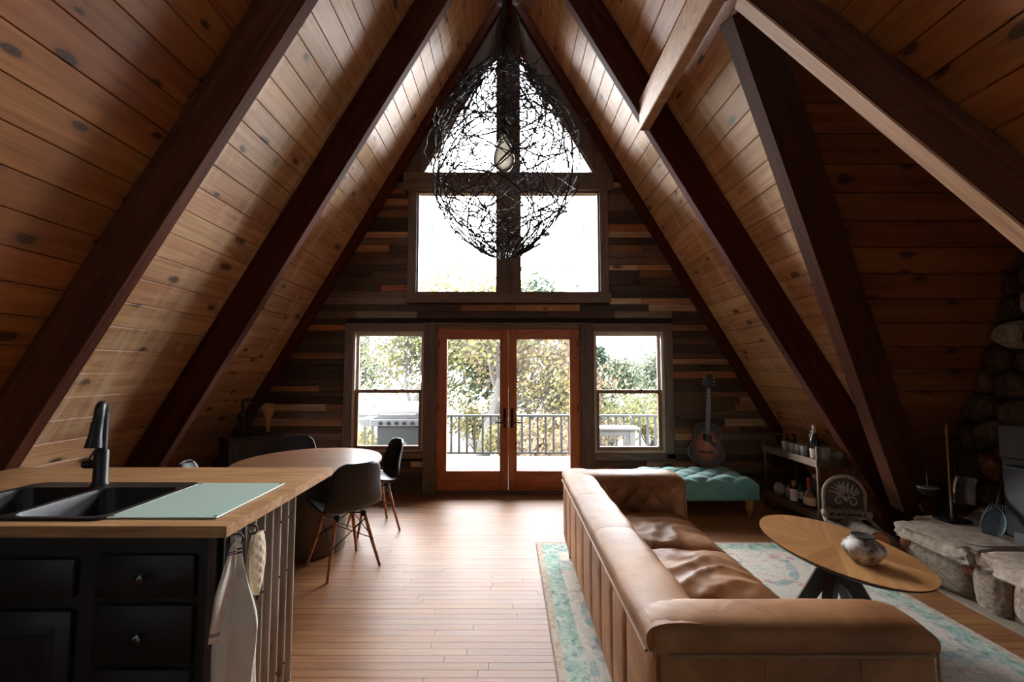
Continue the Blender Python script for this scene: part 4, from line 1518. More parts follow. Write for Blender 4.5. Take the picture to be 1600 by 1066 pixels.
# ------------------------------------------------------------------ rug
RX0, RX1, RY0, RY1 = .245, 2.68, .55, 3.97
def rug_mat():
    m, nt, bs = newmat('faded_floral_rug')
    ge = nd(nt, 'ShaderNodeTexCoord')
    sp = nd(nt, 'ShaderNodeSeparateXYZ')
    nt.links.new(ge.outputs['Object'], sp.inputs[0])
    hx, hy = (RX1 - RX0) / 2, (RY1 - RY0) / 2
    dx = math_(nt, 'SUBTRACT', hx, math_(nt, 'ABSOLUTE', sp.outputs[0]))
    dy = math_(nt, 'SUBTRACT', hy, math_(nt, 'ABSOLUTE', sp.outputs[1]))
    d = math_(nt, 'MINIMUM', dx, dy)
    def noise(s, det=5.0, w=0.0):
        n = nd(nt, 'ShaderNodeTexNoise', i_Scale=s, i_Detail=det, i_Roughness=0.7)
        mp = nd(nt, 'ShaderNodeMapping')
        mp.inputs['Location'].default_value = (w, w * 2, 0)
        nt.links.new(ge.outputs['Object'], mp.inputs[0])
        nt.links.new(mp.outputs[0], n.inputs['Vector'])
        return n.outputs[0]
    def step(sock, lo, hi):
        return ramp(nt, [(lo, (0, 0, 0)), (hi, (1, 1, 1))], sock).outputs[0]
    cream = ramp(nt, [(0.3, rgba((190, 182, 166))), (0.7, rgba((220, 212, 198)))], noise(60, 3)).outputs[0]
    # field colours
    c = mixc(nt, math_(nt, 'MULTIPLY', step(noise(4.5, 6, 3), .54, .62), .55), cream, rgba((134, 172, 168)))
    c = mixc(nt, math_(nt, 'MULTIPLY', step(noise(5.5, 6, 11), .58, .64), .75), c, rgba((196, 118, 138)))
    c = mixc(nt, math_(nt, 'MULTIPLY', step(noise(6.0, 6, 23), .60, .66), .75), c, rgba((208, 132, 88)))
    c = mixc(nt, math_(nt, 'MULTIPLY', step(noise(5.0, 6, 37), .60, .66), .7), c, rgba((84, 104, 140)))
    # arcs of a medallion
    vo = nd(nt, 'ShaderNodeTexVoronoi', i_Scale=1.1)
    nt.links.new(ge.outputs['Object'], vo.inputs['Vector'])
    ring = math_(nt, 'FRACT', math_(nt, 'MULTIPLY', vo.outputs['Distance'], 5.0))
    rg = math_(nt, 'MULTIPLY', math_(nt, 'LESS_THAN', ring, .22), step(noise(7, 4, 5), .42, .55))
    c = mixc(nt, math_(nt, 'MULTIPLY', rg, .6), c, rgba((110, 150, 156)))
    # border
    inb = math_(nt, 'MULTIPLY', math_(nt, 'GREATER_THAN', d, .045), math_(nt, 'LESS_THAN', d, .155))
    ch = nd(nt, 'ShaderNodeTexChecker', i_Scale=18.0)
    nt.links.new(ge.outputs['Object'], ch.inputs['Vector'])
    teal = mixc(nt, step(noise(16, 5, 9), .40, .60), rgba((120, 170, 158)), rgba((190, 204, 190)))
    teal = mixc(nt, math_(nt, 'MULTIPLY', step(noise(22, 4, 15), .55, .60), .8), teal, rgba((52, 112, 106)))
    c = mixc(nt, math_(nt, 'MULTIPLY', inb, .72), c, teal)
    oute = math_(nt, 'LESS_THAN', d, .045)
    c = mixc(nt, oute, c, mixc(nt, step(noise(30, 3, 2), .45, .6), rgba((196, 184, 166)), rgba((180, 156, 140))))
    # fine weave
    w = noise(220, 2, 1)
    c = mixc(nt, .35, c, mixc(nt, 1.0, c, ramp(nt, [(0.3, (.45, .45, .45)), (0.7, (1.5, 1.5, 1.5))], w).outputs[0], 'MULTIPLY'))
    nt.links.new(c, bs.inputs['Base Color'])
    bs.inputs['Roughness'].default_value = 0.95
    bs.inputs['Specular IOR Level'].default_value = 0.1
    bump(nt, bs, w, 0.5, 0.004)
    return m
rug = thing('area_rug', 'faded floral area rug with teal border under the sofa and coffee table', 'rug', ((RX0 + RX1) / 2, (RY0 + RY1) / 2, 0))
hx, hy = (RX1 - RX0) / 2, (RY1 - RY0) / 2
M().rbox(-hx, hx, -hy, hy, .001, .012, .004, 1).build('pile', rug_mat(), rug)
ed = M()
ed.tube([(-hx, -hy, .007), (-hx, hy, .007), (hx, hy, .007), (hx, -hy, .007), (-hx, -hy, .007)], .006, 6)
ed.build('binding', plain('rug_binding', (150, 136, 116), 0.9, var=0.2, scale=60), rug)
RZ = .012

# ------------------------------------------------------------------ leather sofa
def leather():
    m, nt, bs = newmat('tan_leather')
    tc = nd(nt, 'ShaderNodeTexCoord')
    n = nd(nt, 'ShaderNodeTexNoise', i_Scale=2.4, i_Detail=7.0, i_Roughness=0.6, i_Distortion=0.4)
    nt.links.new(tc.outputs['Object'], n.inputs['Vector'])
    c = ramp(nt, [(0.32, rgba((120, 74, 42))), (0.52, rgba((160, 108, 66))), (0.72, rgba((190, 140, 94)))], n.outputs[0]).outputs[0]
    nt.links.new(c, bs.inputs['Base Color'])
    n2 = nd(nt, 'ShaderNodeTexNoise', i_Scale=160.0, i_Detail=3.0)
    nt.links.new(tc.outputs['Object'], n2.inputs['Vector'])
    n3 = nd(nt, 'ShaderNodeTexNoise', i_Scale=9.0, i_Detail=4.0, i_Distortion=1.0)
    nt.links.new(tc.outputs['Object'], n3.inputs['Vector'])
    h = math_(nt, 'MULTIPLY_ADD', n3.outputs[0], 1.0, math_(nt, 'MULTIPLY', n2.outputs[0], .06))
    bump(nt, bs, h, 0.18, 0.02)
    nt.links.new(math_(nt, 'MULTIPLY_ADD', n.outputs[0], 0.25, 0.40), bs.inputs['Roughness'])
    bs.inputs['Specular IOR Level'].default_value = 0.35
    return m
LE = leather()
LP = plain('leather_piping', (150, 114, 82), 0.45, var=0.1)
SX, SXE, SYN, SYF = .455, 1.37, 1.46, 3.74
ST = .70
sofa = thing('leather_sofa', 'long tan leather sofa with square tufted arms standing on the rug', 'sofa', (SX, (SYN + SYF) / 2, RZ))
SB = .12
TB = .20          # thickness of back and arms
def band(v0, v1, prof, name):
    # straight run of an upholstered section from v0 to v1 (horizontal vectors); prof = (across, z) loop
    m = M()
    d = Vector(v1) - Vector(v0)
    x = d.normalized()
    a = Vector((-x.y, x.x, 0))
    L = d.length
    steps = 14
    k = len(prof)
    for s in range(steps + 1):
        for (u, z) in prof:
            p = Vector(v0) + x * (L * s / steps) + a * u
            m.v.append((p.x, p.y, z))
    for s in range(steps):
        for j in range(k):
            j2 = (j + 1) % k
            m.f.append((s * k + j, s * k + j2, (s + 1) * k + j2, (s + 1) * k + j))
    m.f.append(tuple(range(k)))
    m.f.append(tuple(steps * k + j for j in reversed(range(k))))
    return m
# the back: outer face at SX, lower box panels and a padded top roll
RL = .61          # height where the padded roll begins
def roll_prof(w, z0, z1, n=12, bulge=.012):
    out = [(0.0, z0), (-bulge * .6, z0 + .02)]
    r = w / 2
    for k in range(n + 1):
        a = PI - PI * k / n
        out.append((r + (r + bulge) * math.copysign(abs(math.cos(a)) ** .62, math.cos(a)), z1 - .052 + .052 * abs(math.sin(a)) ** .75))
    out += [(w + bulge * .6, z0 + .02), (w, z0)]
    return out
SEAMS = [1.46, 1.80, 2.02, 2.25, 2.50, 2.77, 3.05, 3.32, 3.55, 3.74]
for k in range(len(SEAMS) - 1):
    a, b_ = SEAMS[k], SEAMS[k + 1]
    last = (k == len(SEAMS) - 2)
    m = M()
    # slightly pillowed vertical panel
    def pn(u, v, a=a, b_=b_):
        e = (1 - (2 * u - 1) ** 8) * (1 - (2 * v - 1) ** 10)
        return (SX + .012 - .014 * e, a + (b_ - a) * u, SB + (RL - SB) * v)
    m.grid(pn, 12, 10)
    m.build('back_panel', LE, sofa, True, 60, world=True)
M().bx(SX + .01, SX + TB, SYN + .02, SYF - .02, SB, RL).build('back_core', LE, sofa, world=True)
# top roll of the back in three lengths with stitched joints
for a, b_ in ((SYN + .02, 2.36), (2.363, 2.98), (2.983, SYF)):
    m = M()
    pr = roll_prof(TB + .01, RL, ST)
    steps = 22
    kk = len(pr)
    for s in range(steps + 1):
        f = s / steps
        y_ = a + (b_ - a) * f
        sh = 1 - .02 * math.exp(-min(f, 1 - f) * 30)
        for (u, z) in pr:
            wr = .004 * mnoise.noise(Vector((u * 18, y_ * 7, z * 9)))
            m.v.append((SX + (TB / 2 + (u - TB / 2) * sh) + wr, y_, RL + (z - RL) * sh + wr * (z > RL + .01)))
    for s in range(steps):
        for j in range(kk):
            j2 = (j + 1) % kk
            m.f.append((s * kk + j, s * kk + j2, (s + 1) * kk + j2, (s + 1) * kk + j))
    m.f.append(tuple(range(kk)))
    m.f.append(tuple(steps * kk + j for j in reversed(range(kk))))
    m.build('back_roll', LE, sofa, True, 50, world=True)
M().tube([(SX - .008, SYN + .03, RL - .003), (SX - .008, SYF - .02, RL - .003)], .006, 6).build('piping', LP, sofa, True, world=True)
# arms
def arm(y0, y1, tuft_inner, name):
    m = M().rbox(SX + .02, SXE, y0, y1, SB, RL + .01, .035, 3)
    a = m.build(name, LE, sofa, True, 50, world=True)
    W = abs(y1 - y0)
    m = M()
    pr = roll_prof(W, RL, ST + .004, bulge=.002)
    steps = 26
    kk = len(pr)
    for s in range(steps + 1):
        f = s / steps
        x_ = SX + .012 + (SXE + .006 - SX - .012) * f
        endr = max(0, (f - .87) / .13)
        sh = math.sqrt(max(0.0, 1 - endr ** 2)) * .45 + .55
        st0 = max(0, (.06 - f) / .06)
        for (u, z) in pr:
            wr = .004 * mnoise.noise(Vector((u * 18 + 4, x_ * 7, z * 9)))
            m.v.append((x_, y0 + W / 2 + (u - W / 2) * (.9 + .1 * sh) + wr, RL + (z - RL) * (sh if z > RL + .01 else 1) * (1 - .15 * st0) + wr * .5))
    for s in range(steps):
        for j in range(kk):
            j2 = (j + 1) % kk
            m.f.append((s * kk + j, s * kk + j2, (s + 1) * kk + j2, (s + 1) * kk + j))
    m.f.append(tuple(range(kk)))
    m.f.append(tuple(steps * kk + j for j in reversed(range(kk))))
    M_ = m.build('arm_roll', LE, sofa, True, 50, world=True)
    M().tube([(SX + .05, y0 - .004 if y0 < 2 else y1 + .004, RL), (SXE - .02, y0 - .004 if y0 < 2 else y1 + .004, RL)], .005, 6).build('piping', LP, sofa, True, world=True)
    if tuft_inner:
        def tf(u, v):
            xx = SX + TB + (SXE - .03 - SX - TB) * u
            zz = .40 + (RL + .03 - .40) * v
            a_, b2 = (u * 4.5 + v * 1.5), (u * 4.5 - v * 1.5)
            puff = (abs(math.sin(PI * a_)) * abs(math.sin(PI * b2))) ** .55
            e = min(1, 8 * min(u, 1 - u, v + .1, 1.0001 - v))
            return (xx, y0 - .006 - .022 * puff * e, zz)
        M().grid(tf, 90, 36).build('tufted_lining', LE, sofa, True, 180, world=True)
    # front edge cord
    for yy in (y0 + .012, y1 - .012):
        M().tube([(SXE + .002, yy, SB + .02), (SXE + .002, yy, RL + .02)], .005, 6).build('piping', LP, sofa, True, world=True)
arm(SYN, SYN + TB, False, 'arm')
arm(SYF - .27, SYF, True, 'arm')
for xx in (SX + .36, SX + .66):
    M().tube([(xx, SYN - .0005, SB + .01), (xx, SYN - .0005, RL - .01)], .003, 5).build('seam', LE, sofa, True, world=True)
M().rbox(SX + TB - .02, SXE - .03, SYN + TB - .02, SYF - .26, SB, .30, .02, 2).build('seat_deck', LE, sofa, True, world=True)
# seat cushions, creased
def cushion(y0, y1, seed):
    x0, x1 = SX + TB - .015, SXE - .05
    z0, z1 = .295, .455
    m = M()
    nu_, nv_ = 40, 40
    def top(u, v):
        e = (1 - abs(2 * u - 1) ** 3.2) * (1 - abs(2 * v - 1) ** 3.2)
        z_ = z1 - .055 + .065 * max(0, e) ** .5
        xx, yy = x0 + (x1 - x0) * u, y0 + (y1 - y0) * v
        wv = mnoise.noise(Vector((xx * 2.2 + seed, yy * 8 + mnoise.noise(Vector((xx * 3, yy * 3, seed))) * 1.6, seed)))
        cr = -abs(wv) ** .6 * .030 + .012
        w2 = .006 * mnoise.noise(Vector((xx * 14, yy * 16, seed)))
        return (xx, yy, z_ + (cr + w2) * min(1, e * 2.5))
    m.grid(top, nu_, nv_)
    def bot(u, v):
        return (x0 + (x1 - x0) * u, y0 + (y1 - y0) * v, z0)
    m.grid(bot, nu_, nv_)
    n0 = nu_ * nv_
    def idx(i_, j, b_):
        return b_ * n0 + j * nu_ + i_
    for i_ in range(nu_ - 1):
        m.f.append((idx(i_, 0, 0), idx(i_ + 1, 0, 0), idx(i_ + 1, 0, 1), idx(i_, 0, 1)))
        m.f.append((idx(i_, nv_ - 1, 0), idx(i_ + 1, nv_ - 1, 0), idx(i_ + 1, nv_ - 1, 1), idx(i_, nv_ - 1, 1)))
    for j in range(nv_ - 1):
        m.f.append((idx(0, j, 0), idx(0, j + 1, 0), idx(0, j + 1, 1), idx(0, j, 1)))
        m.f.append((idx(nu_ - 1, j, 0), idx(nu_ - 1, j + 1, 0), idx(nu_ - 1, j + 1, 1), idx(nu_ - 1, j, 1)))
    c = m.build('seat_cushion', LE, sofa, True, 60, world=True)
    zc = z1 - .052
    pts = [(x0, y0, zc), (x1, y0, zc), (x1, y1, zc), (x0, y1, zc), (x0, y0, zc)]
    inv = WORLD[sofa.name].inverted()
    M().tube([inv @ Vector(p) for p in pts], .006, 6).build('piping', LP, c, True)
cushion(1.665, 2.13, 1)
cushion(2.15, 2.76, 2)
cushion(2.77, 3.455, 3)
MAT['dark_leg'] = wood('dark_sofa_leg', (44, 28, 20), (70, 46, 32), (14, 14, 2), 0.4, 0.1)
for xx in (SX + .05, SXE - .06):
    for yy in (SYN + .06, SYF - .10):
        M().lathe([(.018, 0), (.026, SB - .02), (.026, SB)], (xx - SX, yy - (SYN + SYF) / 2, 0), 10).build('leg', MAT['dark_leg'], sofa, True)

# ------------------------------------------------------------------ coffee table
def starburst():
    m, nt, bs = newmat('starburst_veneer')
    tc = nd(nt, 'ShaderNodeTexCoord')
    sp = nd(nt, 'ShaderNodeSeparateXYZ')
    nt.links.new(tc.outputs['Object'], sp.inputs[0])
    an = math_(nt, 'ARCTAN2', sp.outputs[1], sp.outputs[0])
    t = math_(nt, 'MULTIPLY', math_(nt, 'ADD', an, PI), 12 / (2 * PI))
    cell = math_(nt, 'FLOOR', t)
    fr_ = math_(nt, 'FRACT', t)
    rad = math_(nt, 'SQRT', math_(nt, 'ADD', math_(nt, 'POWER', sp.outputs[0], 2.0), math_(nt, 'POWER', sp.outputs[1], 2.0)))
    cb = nd(nt, 'ShaderNodeCombineXYZ')
    nt.links.new(math_(nt, 'MULTIPLY', rad, 2.0), cb.inputs[0])
    nt.links.new(math_(nt, 'MULTIPLY', math_(nt, 'MULTIPLY', fr_, rad), 22.0), cb.inputs[1])
    nt.links.new(math_(nt, 'MULTIPLY', cell, 7.31), cb.inputs[2])
    g = nd(nt, 'ShaderNodeTexNoise', i_Scale=1.0, i_Detail=6.0, i_Roughness=0.6, i_Distortion=0.4)
    nt.links.new(cb.outputs[0], g.inputs['Vector'])
    wn = nd(nt, 'ShaderNodeTexWhiteNoise')
    wn.noise_dimensions = '1D'
    nt.links.new(cell, wn.inputs['W'])
    s = math_(nt, 'MULTIPLY_ADD', wn.outputs[0], .30, math_(nt, 'MULTIPLY', g.outputs[0], .75))
    c = ramp(nt, [(0.25, rgba((138, 90, 50))), (0.55, rgba((182, 128, 78))), (0.85, rgba((206, 156, 102)))], s).outputs[0]
    nt.links.new(c, bs.inputs['Base Color'])
    bs.inputs['Roughness'].default_value = 0.38
    return m
CT = (1.99, 2.765)
ct = thing('coffee_table', 'oval coffee table with starburst wood veneer and dark splayed pedestal', 'table', (CT[0], CT[1], RZ))
tz = .45 - RZ
M().lathe([(0, tz - .012), (.97, tz - .012), (1.0, tz - .003), (.998, tz), (0, tz)], (0, 0, 0), 80, None, .332, .565).build('table_top', starburst(), ct, True, 30)
DKW = wood('dark_walnut_base', (38, 28, 23), (64, 48, 40), (10, 10, 2), 0.4, 0.0)
M().lathe([(0, tz - .03), (.93, tz - .03), (.99, tz - .012), (0, tz - .012)], (0, 0, 0), 64, None, .332, .565).build('under_edge', DKW, ct, True, 30)
hubm = M().rbox(-.045, .045, -.045, .045, tz - .22, tz - .03, .006, 1)
hubm.build('hub', DKW, ct)
for a in (35, 145, 215, 325):
    ca, sa = math.cos(R(a)), math.sin(R(a))
    def fn(u, v, w, ca=ca, sa=sa):
        return (ca * u - sa * w, sa * u + ca * w, v)
    M().prism([(.02, tz - .06), (.06, tz - .05), (.10, tz - .16), (.24, .0), (.165, .0), (.05, tz - .24), (.02, tz - .22)], fn, -.026, .026).build('leg', DKW, ct)
    M().prism([(.03, tz - .03), (.24, tz - .03), (.22, tz - .045), (.09, tz - .12), (.03, tz - .12)], fn, -.024, .024).build('bracket', DKW, ct)

def crackle():
    m, nt, bs = newmat('mottled_white_glaze')
    tc = nd(nt, 'ShaderNodeTexCoord')
    n = nd(nt, 'ShaderNodeTexNoise', i_Scale=11.0, i_Detail=8.0, i_Roughness=0.7)
    nt.links.new(tc.outputs['Object'], n.inputs['Vector'])
    nt.links.new(ramp(nt, [(0.38, rgba((58, 46, 40))), (0.47, rgba((150, 132, 116))), (0.56, rgba((202, 196, 188)))], n.outputs[0]).outputs[0], bs.inputs['Base Color'])
    bs.inputs['Roughness'].default_value = 0.5
    bump(nt, bs, n.outputs[0], 0.3, 0.006)
    return m
va = thing('ceramic_vase', 'squat mottled white ceramic vase on the oval coffee table', 'vase', (1.965, 2.515, .45))
prof = [(.035, .0), (.052, .003), (.075, .03), (.098, .066), (.103, .082), (.092, .105), (.066, .126), (.053, .134), (.056, .143), (.050, .144), (.046, .134), (.060, .12), (.085, .085), (.06, .03), (.0, .015)]
M().lathe(prof, (0, 0, 0), 36).build('body', crackle(), va, True, 60)
M().lathe([(.050, .1435), (.0565, .1435), (.0575, .147), (.0535, .150), (.049, .147)], (0, 0, 0), 36).build('rim', plain('dark_glaze_rim', (50, 40, 36), 0.5, var=0.3), va, True)

# ------------------------------------------------------------------ teal ottoman
OX0, OX1, OY0, OY1 = 1.42, 2.585, 4.62, 5.28
TE = plain('teal_velvet', (88, 150, 142), 0.85, var=0.18, scale=20, sheen=0.6, bump_s=0.05, bscale=120)
TE2 = plain('teal_velvet_side', (58, 112, 110), 0.85, var=0.15, scale=20, sheen=0.3)
ot = thing('tufted_ottoman', 'long teal velvet ottoman with button tufted top and turned legs', 'ottoman', ((OX0 + OX1) / 2, (OY0 + OY1) / 2, 0))
hx, hy = (OX1 - OX0) / 2, (OY1 - OY0) / 2
M().rbox(-hx, hx, -hy, hy, .17, .345, .02, 2).build('body', TE, ot, True)
def ott(u, v):
    a_, b2 = (u * 4 + v * 2.5), (u * 4 - v * 2.5)
    puff = (abs(math.sin(PI * a_)) * abs(math.sin(PI * b2))) ** .5
    e = min(1, 14 * min(u, 1 - u)) * min(1, 9 * min(v, 1 - v))
    e = e ** .5
    return ((u - .5) * 2 * (hx - .004), (v - .5) * 2 * (hy - .004), .335 + .032 * e + .038 * puff * e)
M().grid(ott, 130, 80).build('tufted_top', TE, ot, True, 180)
nbm = M().lathe([(.012, 0), (.010, .006), (0, .008)], (0, 0, 0), 8).mesh('button', TE, True)
for p in range(-8, 9):
    for q in range(-8, 9):
        # lattice points where both diagonals cross
        u_, v_ = (p + q) / 8.0, (p - q) / 5.0
        if .04 < u_ < .96 and .06 < v_ < .94:
            place('button', nbm, Matrix.Translation(((u_ - .5) * 2 * hx, (v_ - .5) * 2 * hy, .364)), ot)
nl_ = M()
xx = -hx + .02
while xx < hx:
    nl_.lathe([(.005, 0), (.004, .003), (0, .004)], (0, 0, 0), 6, look_mat(Vector((xx, -hy - .0005, .185)), (0, -1, 0)))
    xx += .022
stuff(nl_.build('nail_trim', plain('pewter_nail', (86, 100, 98), 0.35, metal=0.8), ot, True))
LGW = wood('honey_turned_leg', (150, 98, 52), (192, 138, 84), (14, 14, 3), 0.4, 0.1)
for sx in (-hx + .075, hx - .075):
    for sy in (-hy + .075, hy - .075):
        M().lathe([(.018, 0), (.022, .02), (.026, .05), (.036, .08), (.040, .10), (.032, .115), (.030, .125), (.040, .135), (.040, .17)], (sx, sy, 0), 16).build('leg', LGW, ot, True)

# ------------------------------------------------------------------ guitar
def sunburst():
    m, nt, bs = newmat('sunburst_lacquer')
    tc = nd(nt, 'ShaderNodeTexCoord')
    mp = nd(nt, 'ShaderNodeMapping')
    mp.inputs['Location'].default_value = (0, 0, -.23 * 4.2)
    mp.inputs['Scale'].default_value = (5.4, 0, 4.2)
    nt.links.new(tc.outputs['Object'], mp.inputs[0])
    ln_ = nd(nt, 'ShaderNodeVectorMath', operation='LENGTH')
    nt.links.new(mp.outputs[0], ln_.inputs[0])
    c = ramp(nt, [(0.0, rgba((168, 96, 42))), (0.45, rgba((140, 70, 30))), (0.75, rgba((64, 32, 18))), (0.95, rgba((26, 17, 13)))], ln_.outputs[1]).outputs[0]
    nt.links.new(c, bs.inputs['Base Color'])
    bs.inputs['Roughness'].default_value = 0.4
    bs.inputs['Coat Weight'].default_value = 0.05
    return m
SBm = sunburst()
gt = thing('acoustic_guitar', 'sunburst acoustic guitar standing on the ottoman against the plank wall', 'guitar', (2.285, 5.20, .405))
gt.rotation_mode = 'XYZ'
gt.rotation_euler = (R(-8.5), R(5), R(-14))
def guitar_out(n=64):
    pts = []
    for k in range(n):
        t = 2 * PI * k / n
        # height 0 .. .50, half width by hourglass profile
        z_ = .25 - .25 * math.cos(t)
        f = z_ / .50
        hw = .0
        keys = [(0, 0), (.03, .085), (.10, .150), (.22, .192), (.34, .196), (.46, .172), (.58, .138), (.66, .130), (.76, .140), (.86, .143), (.93, .122), (.98, .07), (1, 0)]
        for (a, b_), (c_, d_) in zip(keys, keys[1:]):
            if a <= f <= c_:
                s_ = (f - a) / (c_ - a)
                s_ = s_ * s_ * (3 - 2 * s_) if 0.1 < f < .9 else s_
                hw = b_ + (d_ - b_) * s_
                break
        pts.append((hw if t < PI else -hw, z_))
    return pts
og = guitar_out()
bd = M().prism(og, lambda u, v, w: (u, w, v), -.045, .055).build('body', SBm, gt, True, 40)
bi = M().tube([(u, -.045, v) for u, v in og] + [(og[0][0], -.045, og[0][1])], .0035, 5, False)
bi.build('binding', plain('cream_binding', (120, 100, 74), 0.4), bd, True)
DK = MAT['black_matt']
M().lathe([(.0, -.0462), (.05, -.0462)], (0, 0, 0), 24, Matrix.Translation((0, 0, .325)) @ Matrix.Rotation(R(90), 4, 'X') @ Matrix.Translation((0, 0, .0925))).build('sound_hole', plain('sound_hole_dark', (14, 11, 10), 0.8), bd)
M().prism([(.045, .30), (.11, .26), (.105, .21), (.05, .245), (.03, .27)], lambda u, v, w: (u, w, v), -.048, -.045).build('pickguard', DK, bd)
M().rbox(-.08, .08, -.054, -.045, .145, .17, .004, 1).build('bridge', plain('rosewood', (44, 28, 22), 0.4), bd)
nk = M().rbox(-.026, .026, -.06, -.035, .36, .90, .006, 1).build('neck', wood('dark_neck', (46, 30, 22), (70, 46, 32), (12, 12, 2), 0.4, 0), gt)
fr = M()
for k in range(14):
    zz = .90 - .54 * (1 - .5 ** ((k + 1) / 12.0)) * 1.55
    if zz > .37:
        fr.bx(-.025, .025, -.0615, -.06, zz - .001, zz + .001)
fr.build('fret', MAT['steel'], nk)
hdst = M().prism([(-.026, .895), (.026, .895), (.040, .93), (.036, 1.06), (.015, 1.075), (0, 1.065), (-.015, 1.075), (-.036, 1.06), (-.040, .93)], lambda u, v, w: (u, w, v), -.048, -.032).build('headstock', DK, gt)
for s in (-1, 1):
    for k in range(3):
        zz = .945 + k * .04
        M().tube([(s * .036, -.04, zz), (s * .055, -.04, zz)], .003, 6).lathe([(.004, -.009), (.008, -.004), (.008, .004), (.004, .009)], (s * .06, -.04, zz), 8).build('tuning_peg', MAT['steel'], hdst, True)
sg = M()
for k in range(6):
    u_ = -.018 + k * .0072
    sg.tube([(u_ * 1.3, -.056, .155), (u_, -.064, .40), (u_ * .9, -.062, .90)], .0007, 3)
sg.build('strings', MAT['steel'], gt)

# ------------------------------------------------------------------ bar cart
CX0, CX1, CY0, CY1 = 2.875, 3.215, 4.17, 5.02
BZ = plain('bronze_metal', (118, 100, 82), 0.45, metal=0.6, var=0.15, bump_s=0.05)
bc = thing('bar_cart', 'dark bronze two tier bar cart under the sloping ceiling', 'bar cart', ((CX0 + CX1) / 2, (CY0 + CY1) / 2, 0))
cxm, cym = (CX0 + CX1) / 2, (CY0 + CY1) / 2
for (px, py) in ((CX0, CY0), (CX0, CY1), (CX1, CY0), (CX1, CY1)):
    M().rbox(px - cxm - .011, px - cxm + .011, py - cym - .011, py - cym + .011, .06, .80, .002, 1).build('post', BZ, bc)
    M().lathe([(.03, -.011), (.032, 0), (.03, .011)], (0, 0, 0), 14, look_mat(Vector((px - cxm, py - cym, .032)), (1, 0, 0))).build('caster', MAT['black_matt'], bc, True)
def tray(z0, z1, nm):
    m = M().bx(CX0 - cxm, CX1 - cxm, CY0 - cym, CY1 - cym, z1 - .024, z1 - .016)
    for (a, b_, c, d) in ((CX0, CX1, CY0 - .012, CY0 - .006), (CX0, CX1, CY1 + .006, CY1 + .012), (CX0 - .018, CX0 - .012, CY0 - .012, CY1 + .012), (CX1 + .012, CX1 + .018, CY0 - .012, CY1 + .012)):
        m.bx(a - cxm, b_ - cxm, c - cym, d - cym, z0, z1)
    m.build(nm, BZ, bc)
tray(.612, .68, 'tray')
tray(.115, .188, 'tray')
M().tube([(CX0 - cxm, CY0 - cym, .795), (CX1 - cxm, CY0 - cym, .795)], .009, 8).build('handle', BZ, bc, True)
M().tube([(CX0 - cxm, CY1 - cym, .795), (CX1 - cxm, CY1 - cym, .795)], .009, 8).build('handle', BZ, bc, True)
Z1, Z2 = .665, .173

GL = clear_mat('thin_clear_glass', (214, 220, 222), .45, .08)
def bottle(x, y, z, r, h, shoulder, neck_r, body_mat, label, cap_mat=None, lab=None, lab_z=(.15, .5), cap_h=.05, liquid=None, group=None, sq=False):
    t = thing('bottle', label, 'bottle', (x, y, z), 0, group)
    prof = [(r * .92, 0), (r, .006), (r, shoulder * .92), (r * .92, shoulder), (neck_r * 1.15, shoulder + (h - shoulder) * .35), (neck_r, shoulder + (h - shoulder) * .5), (neck_r, h - cap_h * .6)]
    M().lathe(prof, (0, 0, 0), 20).build('glass', body_mat, t, True, 50)
    if cap_mat:
        M().lathe([(neck_r * 1.12, h - cap_h), (neck_r * 1.15, h - cap_h * .9), (neck_r * 1.15, h - .003), (neck_r, h), (0, h)], (0, 0, 0), 14).build('cap', cap_mat, t, True)
    if lab:
        za, zb = lab_z[0] * shoulder, lab_z[1] * shoulder
        M().lathe([(r * 1.012, za), (r * 1.014, za + .001), (r * 1.014, zb - .001), (r * 1.012, zb)], (0, 0, 0), 24).build('paper_label', lab, t, True)
    return t
DG = plain('dark_green_glass', (20, 30, 28), 0.08, spec=0.8, var=0.2)
GG = plain('green_glass', (34, 84, 72), 0.08, spec=0.8, var=0.2)
BG = plain('brown_bitters_glass', (36, 22, 16), 0.1, spec=0.8, var=0.2)
AM = plain('amber_whisky', (104, 58, 26), 0.1, spec=0.8, var=0.15)
RED = plain('red_wax', (176, 34, 28), 0.35, var=0.1)
ORC = plain('orange_cap', (196, 122, 52), 0.4, var=0.1)
GRY = plain('grey_foil', (176, 166, 162), 0.4, var=0.08)
WHL = plain('white_paper', (214, 208, 200), 0.8, var=0.04)
CRL = plain('cream_paper', (216, 200, 168), 0.8, var=0.05)
BLK = plain('black_cap', (24, 22, 22), 0.4)
# upper tray
bottle(2.98, 4.82, Z1, .028, .20, .125, .012, AM, 'small bottle with a red cap at the back of the upper tray', RED, None, cap_h=.04)
bottle(2.918, 4.26, Z1, .040, .325, .20, .0145, DG, 'dark wine bottle with grey foil and white label at the front of the upper tray', GRY, WHL, (.06, .52), cap_h=.07)
def tumbler(x, y, label):
    t = thing('glass_tumbler', label, 'glass', (x, y, Z1), 0, 'tumblers on the upper tray')
    M().lathe([(.0, .001), (.030, .001), (.037, .098), (.034, .098), (.028, .012), (.0, .010)], (0, 0, 0), 18).build('glass', GL, t, True, 40)
    M().lathe([(.0343, .096), (.0372, .096), (.0372, .100), (.0343, .100)], (0, 0, 0), 18).build('rim', GL, t, True)
for (x, y, tl) in ((2.925, 4.72, 'clear glass tumbler next to the red capped bottle, first of the row'), (2.93, 4.62, 'clear glass tumbler second in the row from the red capped bottle'), (2.935, 4.53, 'clear glass tumbler third in the row from the red capped bottle'), (2.93, 4.44, 'clear glass tumbler in front of the crystal stopper'), (3.03, 4.58, 'clear glass tumbler in the second row by the sloping ceiling')):
    tumbler(x, y, tl)
